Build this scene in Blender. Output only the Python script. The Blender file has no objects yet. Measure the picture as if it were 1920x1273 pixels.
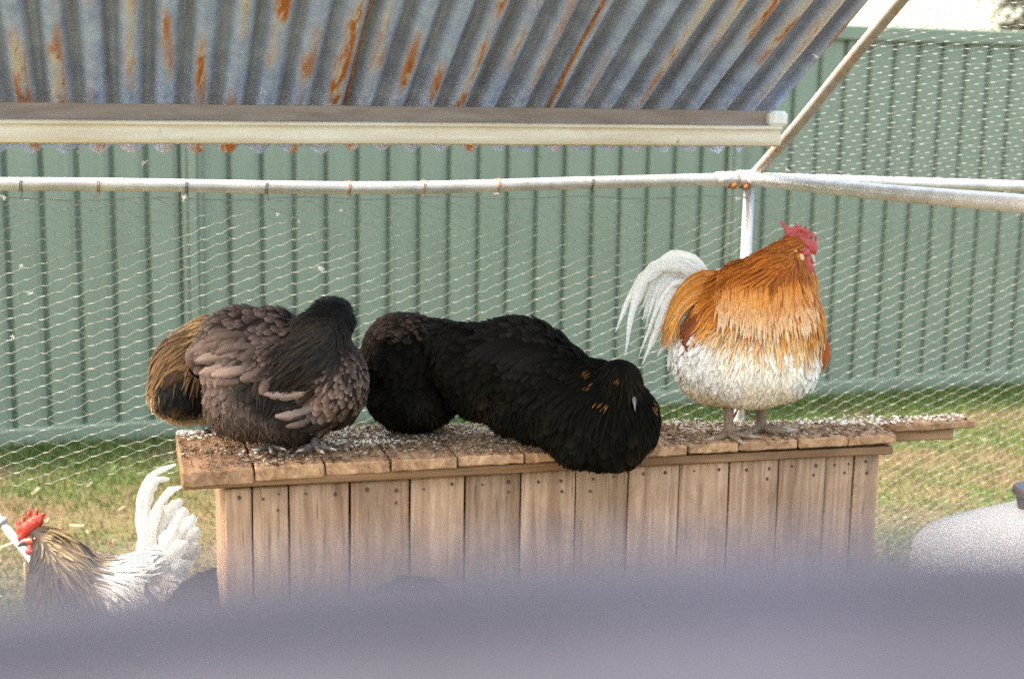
import bpy, bmesh, math, random
import numpy as np
from mathutils import Vector, Matrix
from mathutils.bvhtree import BVHTree
from math import sin, cos, radians, pi

random.seed(7)
RNG = np.random.default_rng(7)
scene = bpy.context.scene
COL = scene.collection

# ------------------------------------------------------------------ camera, light, exposure
# world: X along the bench / pen / fence (to the right and slightly away), Y away, Z up, metres
EYE, YAW, PITCH, ROLL, FPX = 1.47, radians(15.5), radians(9.9), radians(1.0), 2667.0
FW = np.array([sin(YAW) * cos(PITCH), cos(YAW) * cos(PITCH), -sin(PITCH)])
RT0 = np.array([cos(YAW), -sin(YAW), 0.0])
UP0 = np.cross(RT0, FW)
RT = RT0 * cos(ROLL) + UP0 * sin(ROLL)
UP = np.cross(RT, FW)
CAM = np.array([0.0, 0.0, EYE])

cam_data = bpy.data.cameras.new('camera')
cam_data.sensor_width = 36.0
cam_data.lens = 36.0 * FPX / 1920.0
cam_data.clip_start = 0.02
cam_data.clip_end = 400.0
cam_data.dof.use_dof = True
cam_data.dof.focus_distance = 3.15
cam_data.dof.aperture_fstop = 2.8
cam = bpy.data.objects.new('camera', cam_data)
m = Matrix.Identity(4)
for i in range(3):
    m[i][0], m[i][1], m[i][2], m[i][3] = RT[i], UP[i], -FW[i], CAM[i]
cam.matrix_world = m
COL.objects.link(cam)
scene.camera = cam

SUN_ELEV, SUN_AZ = radians(54.0), radians(-76.0)      # azimuth from +Y (away) towards +X
world = bpy.data.worlds.new('World')
scene.world = world
world.use_nodes = True
wn = world.node_tree
sky = wn.nodes.new('ShaderNodeTexSky')
sky.sky_type = 'NISHITA'
sky.sun_disc = False
sky.sun_elevation = SUN_ELEV
sky.sun_rotation = SUN_AZ
sky.air_density, sky.dust_density, sky.ozone_density = 1.0, 4.0, 1.0
bgn = wn.nodes['Background']
bgn.inputs['Strength'].default_value = 0.15
wmix = wn.nodes.new('ShaderNodeMix'); wmix.data_type = 'RGBA'; wmix.blend_type = 'MULTIPLY'; wmix.inputs[0].default_value = 1.0
wmix.inputs[7].default_value = (1.0, 0.915, 0.755, 1)          # thin warm haze over the whole sky
wn.links.new(sky.outputs[0], wmix.inputs[6]); wn.links.new(wmix.outputs[2], bgn.inputs['Color'])

sun_data = bpy.data.lights.new('sun', 'SUN')
sun_data.energy = 2.0
sun_data.angle = radians(6.0)
sun_data.color = (1.0, 0.91, 0.78)
sun = bpy.data.objects.new('sun', sun_data)
sd = Vector((sin(SUN_AZ) * cos(SUN_ELEV), cos(SUN_AZ) * cos(SUN_ELEV), sin(SUN_ELEV)))
sun.rotation_euler = sd.to_track_quat('Z', 'Y').to_euler()
sun.location = (0, 4, 6)
COL.objects.link(sun)

scene.view_settings.view_transform = 'Standard'
scene.view_settings.look = 'None'
scene.view_settings.exposure = 2.9
scene.view_settings.gamma = 1.0
scene.cycles.use_denoising = False      # the sampling grain stands in for the film grain
scene.cycles.max_bounces = 8

# ------------------------------------------------------------------ helpers
def ray(x, y):
    return FW + RT * (x - 960.0) / FPX - UP * (y - 636.5) / FPX
def at_v(x, y, v):                       # point of the photograph on the vertical plane Y = v
    r = ray(x, y); return CAM + r * (v / r[1])
def at_z(x, y, z):                       # ... on the horizontal plane Z = z
    r = ray(x, y); return CAM + r * ((z - EYE) / r[2])
def at_d(x, y, d):                       # ... at distance d along the view axis
    return CAM + ray(x, y) * d

def link(o, parent=None):
    COL.objects.link(o)
    if parent is not None:
        o.parent = parent
    return o
def tag(o, label=None, cat=None, group=None, kind=None):
    if label: o['label'] = label
    if cat: o['category'] = cat
    if group: o['group'] = group
    if kind: o['kind'] = kind
    return o
def empty(name, loc, rz=0.0):
    o = bpy.data.objects.new(name, None)
    o.empty_display_size = 0.05
    o.location = loc
    o.rotation_euler = (0, 0, rz)
    return link(o)
def mesh_from(name, V, F, mat, smooth=False, cols=None, uvs=None):
    me = bpy.data.meshes.new(name)
    V = np.asarray(V, dtype=np.float64)
    me.from_pydata(V.tolist() if len(V) < 200 else [tuple(v) for v in V], [], F if isinstance(F, list) else [tuple(f) for f in F.tolist()])
    if cols is not None:
        ca = me.color_attributes.new('Col', 'FLOAT_COLOR', 'POINT')
        c4 = np.ones((len(V), 4)); c4[:, :3] = cols
        ca.data.foreach_set('color', c4.ravel().astype(np.float32))
    if uvs is not None:
        at = me.attributes.new('fuv', 'FLOAT2', 'POINT')
        at.data.foreach_set('vector', np.asarray(uvs, dtype=np.float32).ravel())
    if smooth:
        me.shade_smooth()
    if mat: me.materials.append(mat)
    me.update()
    return me
def obj(name, me, parent=None, loc=None):
    o = bpy.data.objects.new(name, me)
    if loc is not None: o.location = loc
    return link(o, parent)
def box_vf(cx, cy, cz, sx, sy, sz, bev=0.0):
    x, y, z = sx / 2, sy / 2, sz / 2
    bm = bmesh.new()
    bmesh.ops.create_cube(bm, size=1.0, matrix=Matrix.Translation((cx, cy, cz)) @ Matrix.Diagonal((sx, sy, sz, 1)))
    if bev: bmesh.ops.bevel(bm, geom=bm.edges[:], offset=bev, segments=1, affect='EDGES', profile=0.5)
    V = [v.co[:] for v in bm.verts]
    bm.verts.index_update()
    F = [tuple(v.index for v in f.verts) for f in bm.faces]
    bm.free()
    return V, F
def merge(parts):
    V, F, n = [], [], 0
    for v, f in parts:
        V += list(v); F += [tuple(i + n for i in q) for q in f]; n += len(v)
    return V, F
def frames(P):
    P = [Vector(p) for p in P]
    T = []
    for i in range(len(P)):
        a, b = P[max(i - 1, 0)], P[min(i + 1, len(P) - 1)]
        T.append((b - a).normalized())
    up = Vector((0, 0, 1)) if abs(T[0].z) < 0.9 else Vector((0, 1, 0))
    n = (up - T[0] * up.dot(T[0])).normalized()
    out = []
    for i in range(len(P)):
        n = (n - T[i] * n.dot(T[i])).normalized()
        out.append((P[i], T[i], n, T[i].cross(n)))
    return out
def tube(P, R, seg=10, caps=True):
    if not hasattr(R, '__len__'): R = [R] * len(P)
    V, F = [], []
    for (p, t, n, b), r in zip(frames(P), R):
        for k in range(seg):
            a = 2 * pi * k / seg
            V.append((p + n * (cos(a) * r) + b * (sin(a) * r))[:])
    for i in range(len(P) - 1):
        for k in range(seg):
            k2 = (k + 1) % seg
            F.append((i * seg + k, i * seg + k2, (i + 1) * seg + k2, (i + 1) * seg + k))
    if caps:
        F.append(tuple(range(seg - 1, -1, -1)))
        F.append(tuple((len(P) - 1) * seg + k for k in range(seg)))
    return V, F
def spline(P, n):
    P = [np.array(p, float) for p in P]
    Q = [2 * P[0] - P[1]] + P + [2 * P[-1] - P[-2]]
    out = []
    for s in np.linspace(0, len(P) - 1, n):
        i = min(int(s), len(P) - 2); t = s - i
        a, b, c, d = Q[i], Q[i + 1], Q[i + 2], Q[i + 3]
        out.append(0.5 * (2 * b + (c - a) * t + (2 * a - 5 * b + 4 * c - d) * t * t + (3 * b - a - 3 * c + d) * t ** 3))
    return out
def vnoise(p, s, seed=0):
    from mathutils import noise
    return noise.noise(Vector((p[0] * s + seed * 13.7, p[1] * s - seed * 5.1, p[2] * s + seed * 3.3)))

# ------------------------------------------------------------------ materials
class NT:
    def __init__(self, name):
        self.mat = bpy.data.materials.new(name)
        self.mat.use_nodes = True
        self.t = self.mat.node_tree
        self.b = self.t.nodes['Principled BSDF']
        self.out = self.t.nodes['Material Output']
    def n(self, kind, **kw):
        nd = self.t.nodes.new(kind)
        for k, v in kw.items(): setattr(nd, k, v)
        return nd
    def l(self, a, b): self.t.links.new(a, b)
    def val(self, inp, v):
        if isinstance(v, bpy.types.NodeSocket): self.l(v, inp)
        else: inp.default_value = v
    def coords(self, kind='Object', scale=(1, 1, 1)):
        c = self.n('ShaderNodeTexCoord'); mp = self.n('ShaderNodeMapping')
        mp.inputs['Scale'].default_value = scale
        self.l(c.outputs[kind], mp.inputs['Vector'])
        return mp.outputs[0]
    def noise(self, vec, scale, detail=5, rough=0.6, dist=0.0):
        nd = self.n('ShaderNodeTexNoise')
        nd.inputs['Scale'].default_value = scale; nd.inputs['Detail'].default_value = detail
        nd.inputs['Roughness'].default_value = rough; nd.inputs['Distortion'].default_value = dist
        if vec is not None: self.l(vec, nd.inputs['Vector'])
        return nd.outputs['Fac']
    def ramp(self, fac, stops, interp='LINEAR'):
        r = self.n('ShaderNodeValToRGB'); r.color_ramp.interpolation = interp
        e = r.color_ramp.elements
        while len(e) < len(stops): e.new(0.5)
        for el, (p, c) in zip(e, stops):
            el.position = p
            el.color = (c, c, c, 1) if not hasattr(c, '__len__') else (*c, 1)
        self.l(fac, r.inputs['Fac'])
        return r.outputs['Color']
    def mix(self, fac, a, b, mode='MIX'):
        mx = self.n('ShaderNodeMix', data_type='RGBA', blend_type=mode)
        self.val(mx.inputs[0], fac)
        for s, v in ((mx.inputs[6], a), (mx.inputs[7], b)):
            if isinstance(v, bpy.types.NodeSocket): self.l(v, s)
            else: s.default_value = (*v, 1) if hasattr(v, '__len__') else (v, v, v, 1)
        return mx.outputs[2]
    def math(self, op, a, b=0.0):
        nd = self.n('ShaderNodeMath', operation=op)
        self.val(nd.inputs[0], a); self.val(nd.inputs[1], b)
        return nd.outputs[0]
    def bump(self, h, strength=0.3, dist=0.01):
        bp = self.n('ShaderNodeBump'); bp.inputs['Strength'].default_value = strength
        bp.inputs['Distance'].default_value = dist
        self.l(h, bp.inputs['Height']); self.l(bp.outputs[0], self.b.inputs['Normal'])
    def set(self, color=None, rough=None, metal=None, spec=None):
        if color is not None:
            if isinstance(color, bpy.types.NodeSocket): self.l(color, self.b.inputs['Base Color'])
            else: self.b.inputs['Base Color'].default_value = (*color, 1)
        if rough is not None: self.val(self.b.inputs['Roughness'], rough)
        if metal is not None: self.val(self.b.inputs['Metallic'], metal)
        if spec is not None: self.b.inputs['Specular IOR Level'].default_value = spec
        return self

def M_galv(name, base, rust_amt, rough=0.45, metal=0.6, ridge=False):
    q = NT(name)
    v = q.coords('Object', (1, 1, 1))
    n1 = q.noise(v, 14, 6, 0.65)
    base_c = q.mix(q.ramp(n1, [(0.35, 0.0), (0.7, 1.0)]), [c * 0.72 for c in base], [min(c * 1.12, .95) for c in base])
    rn = q.noise(q.coords('Object', (9, 1.6, 3) if ridge else (1, 1, 1)), 2.2 if ridge else 9, 8, 0.72, 0.4)
    mask = q.ramp(rn, [(0.62 - rust_amt, 0.0), (0.70 - rust_amt, 1.0)])
    rc = q.mix(q.noise(v, 60, 4, 0.7), (0.20, 0.05, 0.010), (0.62, 0.21, 0.03))
    fac = mask
    if ridge:
        sx = q.n('ShaderNodeSeparateXYZ'); q.l(q.coords('Object'), sx.inputs[0])
        mr = q.n('ShaderNodeMapRange'); mr.inputs[1].default_value = 0.003; mr.inputs[2].default_value = -0.007
        q.l(sx.outputs['Z'], mr.inputs[0])
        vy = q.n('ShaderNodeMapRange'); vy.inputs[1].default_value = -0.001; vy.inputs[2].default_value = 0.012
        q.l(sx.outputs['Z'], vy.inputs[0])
        patch = q.ramp(q.noise(q.coords('Object', (3.4, 1.1, 1)), 1.9, 2, 0.5), [(0.47, 0.0), (0.56, 1.0)])
        fac = q.math('MULTIPLY', q.math('MULTIPLY', mask, mr.outputs[0]), patch)
        pale = q.math('MULTIPLY', q.ramp(rn, [(0.40 - rust_amt, 0.0), (0.60 - rust_amt, 0.75)]), q.math('MULTIPLY', mr.outputs[0], patch))
        base_c = q.mix(pale, base_c, (0.66, 0.58, 0.47))
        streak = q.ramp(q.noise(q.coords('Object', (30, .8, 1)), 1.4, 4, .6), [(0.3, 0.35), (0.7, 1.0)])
        # streaky furrow grime, darkened and blued to carry the furrow shade
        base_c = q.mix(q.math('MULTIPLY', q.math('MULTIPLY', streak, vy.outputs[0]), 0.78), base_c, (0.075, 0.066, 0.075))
    q.set(q.mix(fac, base_c, rc), q.mix(fac, rough, 0.85), q.math('MULTIPLY', q.math('SUBTRACT', 1.0, fac), metal))
    q.bump(n1, 0.08, 0.004)
    return q.mat

def M_wood(name, light, dark, grain_axis='Z', hue=None):
    q = NT(name)
    sc = {'Z': (26, 26, 1.6), 'Y': (26, 1.6, 26), 'X': (1.6, 26, 26)}[grain_axis]
    oi = q.n('ShaderNodeObjectInfo')
    c = q.n('ShaderNodeTexCoord'); mp = q.n('ShaderNodeMapping'); mp.inputs['Scale'].default_value = sc
    addv = q.n('ShaderNodeVectorMath', operation='ADD')
    q.l(c.outputs['Object'], addv.inputs[0])
    cmb = q.n('ShaderNodeCombineXYZ')
    rr = q.math('MULTIPLY', oi.outputs['Random'], 17.0)
    for k in range(3): q.l(rr, cmb.inputs[k])
    q.l(cmb.outputs[0], addv.inputs[1]); q.l(addv.outputs[0], mp.inputs['Vector'])
    g = q.noise(mp.outputs[0], 1.6, 7, 0.62, 0.9)
    big = q.noise(addv.outputs[0], 5.0, 3, 0.55)
    col = q.mix(q.ramp(g, [(0.33, 0.0), (0.66, 1.0)]), dark, light)
    col = q.mix(q.ramp(big, [(0.4, 0.0), (0.75, 0.55)]), col, [d * 0.9 for d in dark])
    st = q.noise(addv.outputs[0], 2.3, 6, 0.7, 1.2)
    col = q.mix(q.ramp(st, [(0.50, 0.0), (0.72, 0.6)]), col, (0.12, 0.085, 0.065))
    col = q.mix(q.ramp(q.noise(mp.outputs[0], 5.0, 3, 0.6), [(0.60, 0.0), (0.70, 0.6)]), col, [d * 0.45 for d in dark])
    rnd = q.n('ShaderNodeHueSaturation')
    rnd.inputs['Hue'].default_value = 0.5
    q.val(rnd.inputs['Value'], q.math('MULTIPLY_ADD', oi.outputs['Random'], 0.55))
    rnd.inputs['Value'].links[0].from_node.inputs[2].default_value = 0.78
    q.l(col, rnd.inputs['Color'])
    q.set(rnd.outputs[0], 0.85, spec=0.2)
    q.bump(g, 0.35, 0.004)
    return q.mat

def M_flat(name, col, rough=0.6, var=0.25, scale=20, metal=0.0, bump=0.15):
    q = NT(name)
    n1 = q.noise(q.coords('Object'), scale, 6, 0.65)
    q.set(q.mix(q.ramp(n1, [(0.3, 0.0), (0.7, 1.0)]), [c * (1 - var) for c in col], [min(1, c * (1 + var)) for c in col]), rough, metal)
    q.bump(n1, bump, 0.004)
    return q.mat

def M_feather(name, rough=0.55, transl=0.0, spec=0.3, sheen=0.0):
    q = NT(name)
    a = q.n('ShaderNodeAttribute', attribute_name='Col')
    f = q.n('ShaderNodeAttribute', attribute_name='fuv')
    sx = q.n('ShaderNodeSeparateXYZ'); q.l(f.outputs['Vector'], sx.inputs[0])
    # barbs: fine slanted lines off the shaft
    ab = q.math('ABSOLUTE', sx.outputs['X'])
    ph = q.math('ADD', q.math('MULTIPLY', sx.outputs['Y'], 150.0), q.math('MULTIPLY', ab, -34.0))
    w = q.math('SINE', ph)
    n1 = q.noise(q.coords('Object'), 160, 3, 0.6)
    v = q.math('MULTIPLY_ADD', w, 0.10)
    v.node.inputs[2].default_value = 0.72
    v2 = q.math('ADD', v, q.math('MULTIPLY', n1, 0.5))
    mx = q.n('ShaderNodeVectorMath', operation='SCALE')
    q.l(a.outputs['Color'], mx.inputs[0]); q.l(v2, mx.inputs['Scale'])
    q.set(mx.outputs[0], rough, spec=spec)
    if sheen:
        q.b.inputs['Sheen Weight'].default_value = sheen
        q.b.inputs['Sheen Roughness'].default_value = 0.4
    q.bump(w, 0.25, 0.0006)
    if transl:
        tr = q.n('ShaderNodeBsdfTranslucent'); q.l(mx.outputs[0], tr.inputs['Color'])
        ms = q.n('ShaderNodeMixShader'); ms.inputs[0].default_value = transl
        q.l(q.b.outputs[0], ms.inputs[1]); q.l(tr.outputs[0], ms.inputs[2])
        q.l(ms.outputs[0], q.out.inputs['Surface'])
    return q.mat

MAT = {}
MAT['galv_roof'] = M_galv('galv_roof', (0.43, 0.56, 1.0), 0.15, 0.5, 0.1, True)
MAT['galv_pipe'] = M_galv('galv_pipe', (0.62, 0.61, 0.60), -0.03, 0.42, 0.45)
MAT['rusty_pipe'] = M_galv('rusty_pipe', (0.42, 0.38, 0.34), 0.06, 0.5, 0.35)
MAT['galv_rail'] = M_galv('galv_rail', (0.0245, 0.024, 0.040), -0.2, 0.6, 0.05)
MAT['wire_dull'] = M_flat('wire_dull', (0.165, 0.155, 0.138), 0.7, 0.4, 25, 0.0)
MAT['wire'] = M_flat('wire', (0.22, 0.21, 0.19), 0.6, 0.4, 25, 0.1)
MAT['wire_bright'] = M_flat('wire_bright', (0.60, 0.585, 0.56), 0.45, 0.3, 25, 0.2)
MAT['rust'] = M_flat('rust', (0.34, 0.13, 0.04), 0.9, 0.5, 40)
MAT['paling'] = M_wood('paling', (0.49, 0.325, 0.215), (0.225, 0.128, 0.076), 'Z')
MAT['deck'] = M_wood('deck', (0.56, 0.34, 0.19), (0.20, 0.10, 0.048), 'Y')
MAT['ledger'] = M_wood('ledger', (0.38, 0.22, 0.115), (0.20, 0.10, 0.045), 'X')
MAT['white_paint'] = M_flat('white_paint', (0.72, 0.72, 0.70), 0.6, 0.1, 30)
MAT['nail'] = M_flat('nail', (0.085, 0.055, 0.042), 0.7, 0.3, 60, 0.4)
MAT['cap_plastic'] = M_flat('cap_plastic', (0.055, 0.05, 0.055), 0.5, 0.2, 30)
MAT['drum'] = M_flat('drum', (0.42, 0.41, 0.39), 0.5, 0.12, 9)
MAT['bark'] = M_flat('bark', (0.13, 0.10, 0.075), 0.9, 0.4, 18)
MAT['feather'] = M_feather('feather', 0.65, 0.0, 0.15)
MAT['feather_dark'] = M_feather('feather_dark', 0.75, 0.0, 0.04)
MAT['feather_white'] = M_feather('feather_white', 0.6, 0.22, 0.25)
MAT['comb'] = M_flat('comb', (0.40, 0.05, 0.04), 0.45, 0.35, 120, 0.0, 0.5)
MAT['lobe'] = M_flat('lobe', (0.62, 0.45, 0.28), 0.6, 0.25, 120)
MAT['beak'] = M_flat('beak', (0.46, 0.38, 0.26), 0.35, 0.3, 90)
MAT['dark_beak'] = M_flat('dark_beak', (0.10, 0.085, 0.085), 0.3, 0.3, 90)
MAT['leg'] = M_flat('leg', (0.22, 0.145, 0.09), 0.65, 0.55, 230, 0.0, 0.9)
MAT['dark_leg'] = M_flat('dark_leg', (0.09, 0.07, 0.06), 0.65, 0.5, 200, 0.0, 0.8)
MAT['claw'] = M_flat('claw', (0.33, 0.27, 0.22), 0.4, 0.3, 120)
q = NT('eye'); q.set((0.012, 0.008, 0.006), 0.08); MAT['eye'] = q.mat
q = NT('iris'); q.set((0.42, 0.13, 0.02), 0.25); MAT['iris'] = q.mat

def M_vcol(name, rough=0.8, transl=0.0):
    q = NT(name)
    a = q.n('ShaderNodeAttribute', attribute_name='Col')
    q.set(a.outputs['Color'], rough, spec=0.2)
    if transl:
        tr = q.n('ShaderNodeBsdfTranslucent'); q.l(a.outputs['Color'], tr.inputs['Color'])
        ms = q.n('ShaderNodeMixShader'); ms.inputs[0].default_value = transl
        q.l(q.b.outputs[0], ms.inputs[1]); q.l(tr.outputs[0], ms.inputs[2]); q.l(ms.outputs[0], q.out.inputs['Surface'])
    return q.mat
MAT['blade'] = M_vcol('blade', 0.7, 0.3)
MAT['chip'] = M_vcol('chip', 0.9)
MAT['leaf'] = M_vcol('leaf', 0.7, 0.2)

# fence paint: powder coat, slightly chalky, faint run-off dirt near the ground
q = NT('fence_paint')
n1 = q.noise(q.coords('Object', (3, 3, .5)), 4, 5, 0.6)
n2 = q.noise(q.coords('Object'), 70, 3, 0.6)
c = q.mix(q.ramp(n1, [(0.3, 0.0), (0.75, 1.0)]), (0.145, 0.188, 0.136), (0.172, 0.220, 0.162))
c = q.mix(q.ramp(n2, [(0.55, 0.0), (0.8, 0.22)]), c, (0.26, 0.25, 0.2))
oi = q.n('ShaderNodeObjectInfo')
dirt = q.ramp(q.noise(q.coords('Object', (14, 14, .7)), 3.0, 6, 0.68), [(0.52, 0.0), (0.78, 0.5)])
c = q.mix(dirt, c, (0.125, 0.135, 0.10))
c = q.mix(q.math('MULTIPLY', oi.outputs['Random'], 0.16), c, (0.24, 0.27, 0.215))
q.bump(q.noise(q.coords('Object', (1, 1, .35)), 7, 3, 0.5), 0.12, 0.012)
q.set(c, 0.5, spec=0.35); MAT['fence'] = q.mat
q = NT('beam_paint')
n1 = q.noise(q.coords('Object', (.6, 6, 6)), 5, 6, 0.65)
n2 = q.noise(q.coords('Object'), 16, 7, 0.7, 0.3)
c = q.mix(q.ramp(n1, [(0.35, 0.0), (0.75, 1.0)]), (0.56, 0.47, 0.34), (0.74, 0.70, 0.61))
c = q.mix(q.ramp(n2, [(0.64, 0.0), (0.72, 0.9)]), c, (0.34, 0.17, 0.05))
q.set(c, 0.55); MAT['beam'] = q.mat
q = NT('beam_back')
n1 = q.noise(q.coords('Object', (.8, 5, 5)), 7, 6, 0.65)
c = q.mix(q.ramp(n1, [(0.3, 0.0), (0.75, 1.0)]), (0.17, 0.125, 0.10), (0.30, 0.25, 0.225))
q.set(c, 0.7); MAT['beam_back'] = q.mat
q = NT('ground')
n1 = q.noise(q.coords('Object'), 2.3, 8, 0.7)
n2 = q.noise(q.coords('Object'), 40, 6, 0.75)
n3 = q.noise(q.coords('Object'), 0.9, 4, 0.6)
c = q.mix(q.ramp(n2, [(0.3, 0.0), (0.7, 1.0)]), (0.075, 0.05, 0.03), (0.155, 0.112, 0.068))
c = q.mix(q.ramp(n1, [(0.36, 0.0), (0.6, 0.8)]), c, (0.058, 0.082, 0.026))
c = q.mix(q.ramp(n3, [(0.45, 0.0), (0.7, 0.5)]), c, (0.072, 0.048, 0.03))
q.set(c, 0.95, spec=0.1); q.bump(n2, 0.6, 0.02); MAT['ground'] = q.mat

# ------------------------------------------------------------------ ground and grass
g = obj('ground', mesh_from('ground', [(-150, -40, 0), (150, -40, 0), (150, 260, 0), (-150, 260, 0)], [(0, 1, 2, 3)], MAT['ground']))
tag(g, kind='structure')

def fence_v(u): return 5.974 + 0.0689 * (u + 0.437)
def make_grass():
    N = 150000
    u = RNG.uniform(-1.6, 5.2, N); v = RNG.uniform(2.9, 6.35, N)
    keep = v < np.array([fence_v(x) for x in u]) - 0.03
    u, v = u[keep], v[keep]
    from mathutils import noise
    gn = np.array([noise.noise(Vector((a * 1.3, b * 1.9, 0.3))) + 0.5 * noise.noise(Vector((a * 4.1, b * 4.7, 3.3))) for a, b in zip(u, v)])
    edge = np.clip((v - (np.array([fence_v(x) for x in u]) - 0.75)) / 0.6, 0, 1)       # lush strip along the fence
    green = gn + edge * 0.6 + 0.06 + 0.16 * np.clip(u - 1.8, 0, 1) + RNG.normal(0, 0.13, len(u))
    dens = np.clip(0.5 + green * 0.9, 0.3, 1.0)
    keep = RNG.random(len(u)) < dens
    u, v, green, edge = u[keep], v[keep], green[keep], edge[keep]
    n = len(u)
    ang = RNG.uniform(0, 2 * pi, n); h = RNG.uniform(0.010, 0.036, n) * (1 + 0.9 * edge); w = RNG.uniform(0.0012, 0.003, n)
    flat = np.where(green < 0.05, 1.0, 0.45) * RNG.uniform(0.4, 1.6, n)
    dx, dy = np.cos(ang), np.sin(ang)
    V = np.zeros((n, 5, 3))
    base = np.stack([u, v, np.zeros(n)], 1)
    side = np.stack([-dy, dx, np.zeros(n)], 1) * w[:, None]
    lean = np.stack([dx, dy, np.zeros(n)], 1) * (h * flat)[:, None]
    hz = np.stack([np.zeros(n), np.zeros(n), h], 1)
    V[:, 0] = base - side; V[:, 1] = base + side
    V[:, 2] = base + lean * 0.4 + hz * 0.62 + side * 0.8; V[:, 3] = base + lean * 0.4 + hz * 0.62 - side * 0.8
    V[:, 4] = base + lean * 1.05 + hz * (1.0 - 0.25 * np.clip(flat, 0, 2))[:, None]
    gcol = np.array([0.055, 0.118, 0.026]); gcol2 = np.array([0.115, 0.158, 0.042]); straw = np.array([0.20, 0.15, 0.085]); brown = np.array([0.12, 0.08, 0.043])
    k = np.clip(green * 2.2 + 0.2, 0, 1)[:, None]; r = RNG.random((n, 1))
    c = (gcol * r + gcol2 * (1 - r)) * k + (straw * r + brown * (1 - r)) * (1 - k)
    c = c * RNG.uniform(0.75, 1.25, (n, 1))
    idx = np.arange(n)[:, None] * 5
    F = [tuple(q) for q in (idx + np.array([[0, 1, 2, 3]])).tolist()] + [tuple(q) for q in (idx + np.array([[3, 2, 4]])).tolist()]
    o = obj('grass', mesh_from('grass', V.reshape(-1, 3), F, MAT['blade'], cols=np.repeat(c, 5, 0)))
    tag(o, 'patchy short lawn of green and straw coloured grass between pen and fence', 'grass', kind='stuff')
make_grass()
def make_ground_litter():
    n = 900
    V = []; F = []; Cc = []
    for i in range(n):
        u, v = random.uniform(-1.2, 4.2), random.uniform(2.7, 5.6)
        a, L, w = random.uniform(0, pi), random.uniform(0.006, 0.026), random.uniform(0.0015, 0.005)
        z0, z1 = random.uniform(0.003, 0.02), random.uniform(0.003, 0.025)
        d = (cos(a) * L, sin(a) * L); s = (-sin(a) * w, cos(a) * w)
        k = len(V)
        V += [(u - d[0] - s[0], v - d[1] - s[1], z0), (u + d[0] - s[0], v + d[1] - s[1], z1), (u + d[0] + s[0], v + d[1] + s[1], z1 + .002), (u - d[0] + s[0], v - d[1] + s[1], z0 + .002)]
        F.append((k, k + 1, k + 2, k + 3))
        c = random.choice([(0.21, 0.16, 0.095), (0.15, 0.095, 0.05), (0.28, 0.24, 0.18), (0.11, 0.065, 0.035)])
        Cc += [c] * 4
    o = obj('leaf_litter', mesh_from('leaf_litter', V, F, MAT['chip'], cols=np.array(Cc)))
    tag(o, 'dry leaves and straw scattered over the ground around the bench', 'litter', kind='stuff')
make_ground_litter()

# ------------------------------------------------------------------ fence
def make_fence():
    ang = math.atan(0.0689)
    root = empty('fence', (-0.437, 5.974, 0), ang)
    tag(root, 'tall pale green ribbed steel fence running behind the chicken pen', 'fence')
    du = cos(ang)
    def lx(u): return (u + 0.437) / du
    # one sheet of six pans, folded profile (x along, y depth: + is away)
    PITCH_R = 0.1335
    prof = []
    for k in range(6):
        x0 = k * PITCH_R
        prof += [(x0, 0.0), (x0 + 0.088, 0.0), (x0 + 0.1085, 0.007), (x0 + 0.1115, 0.028), (x0 + 0.1245, 0.028)]
    prof += [(6 * PITCH_R, 0.0), (6 * PITCH_R + 0.012, 0.0005)]
    V = []; F = []
    for x, y in prof: V += [(x, y, 0.07), (x, y, 1.74)]
    for i in range(len(prof) - 1): F.append((2 * i, 2 * i + 2, 2 * i + 3, 2 * i + 1))
    sheet = mesh_from('fence_sheet', V, F, MAT['fence'])
    # post: folded channel pair with stepped edges
    pw = []
    for cx, w, y0, dep in ((0.0, 0.034, -0.022, 0.05), (-0.030, 0.022, -0.008, 0.04), (0.030, 0.022, -0.008, 0.04)):
        pw.append(box_vf(cx, y0 + dep / 2, 0.89, w, dep, 1.80 - (0.02 if cx else 0), 0.002))
    post = mesh_from('fence_post', *merge(pw), MAT['fence'])
    posts = [lx(p) for p in (-2.22, 0.29, 2.80, 5.31, 7.8)]
    for p in posts: obj('post', post, root, (p, 0, 0))
    for a, b in zip(posts[:-1], posts[1:]):
        L = b - a - 0.06
        for k in range(3):
            s = obj('sheet', sheet, root, (a + 0.03 + k * L / 3, 0.004 + (k % 2) * 0.002, 0))
            s.scale = (L / 3 / (6 * PITCH_R) * 1.0, 1, 1)
        top = merge([box_vf((a + b) / 2, 0.012, 1.77, b - a - 0.07, 0.062, 0.07, 0.006)])
        obj('top_rail', mesh_from('top_rail', *top, MAT['fence']), root)
        bot = merge([box_vf((a + b) / 2, 0.006, 0.045, b - a - 0.07, 0.05, 0.072, 0.005)])
        obj('bottom_rail', mesh_from('bottom_rail', *bot, MAT['fence']), root)
make_fence()

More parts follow.
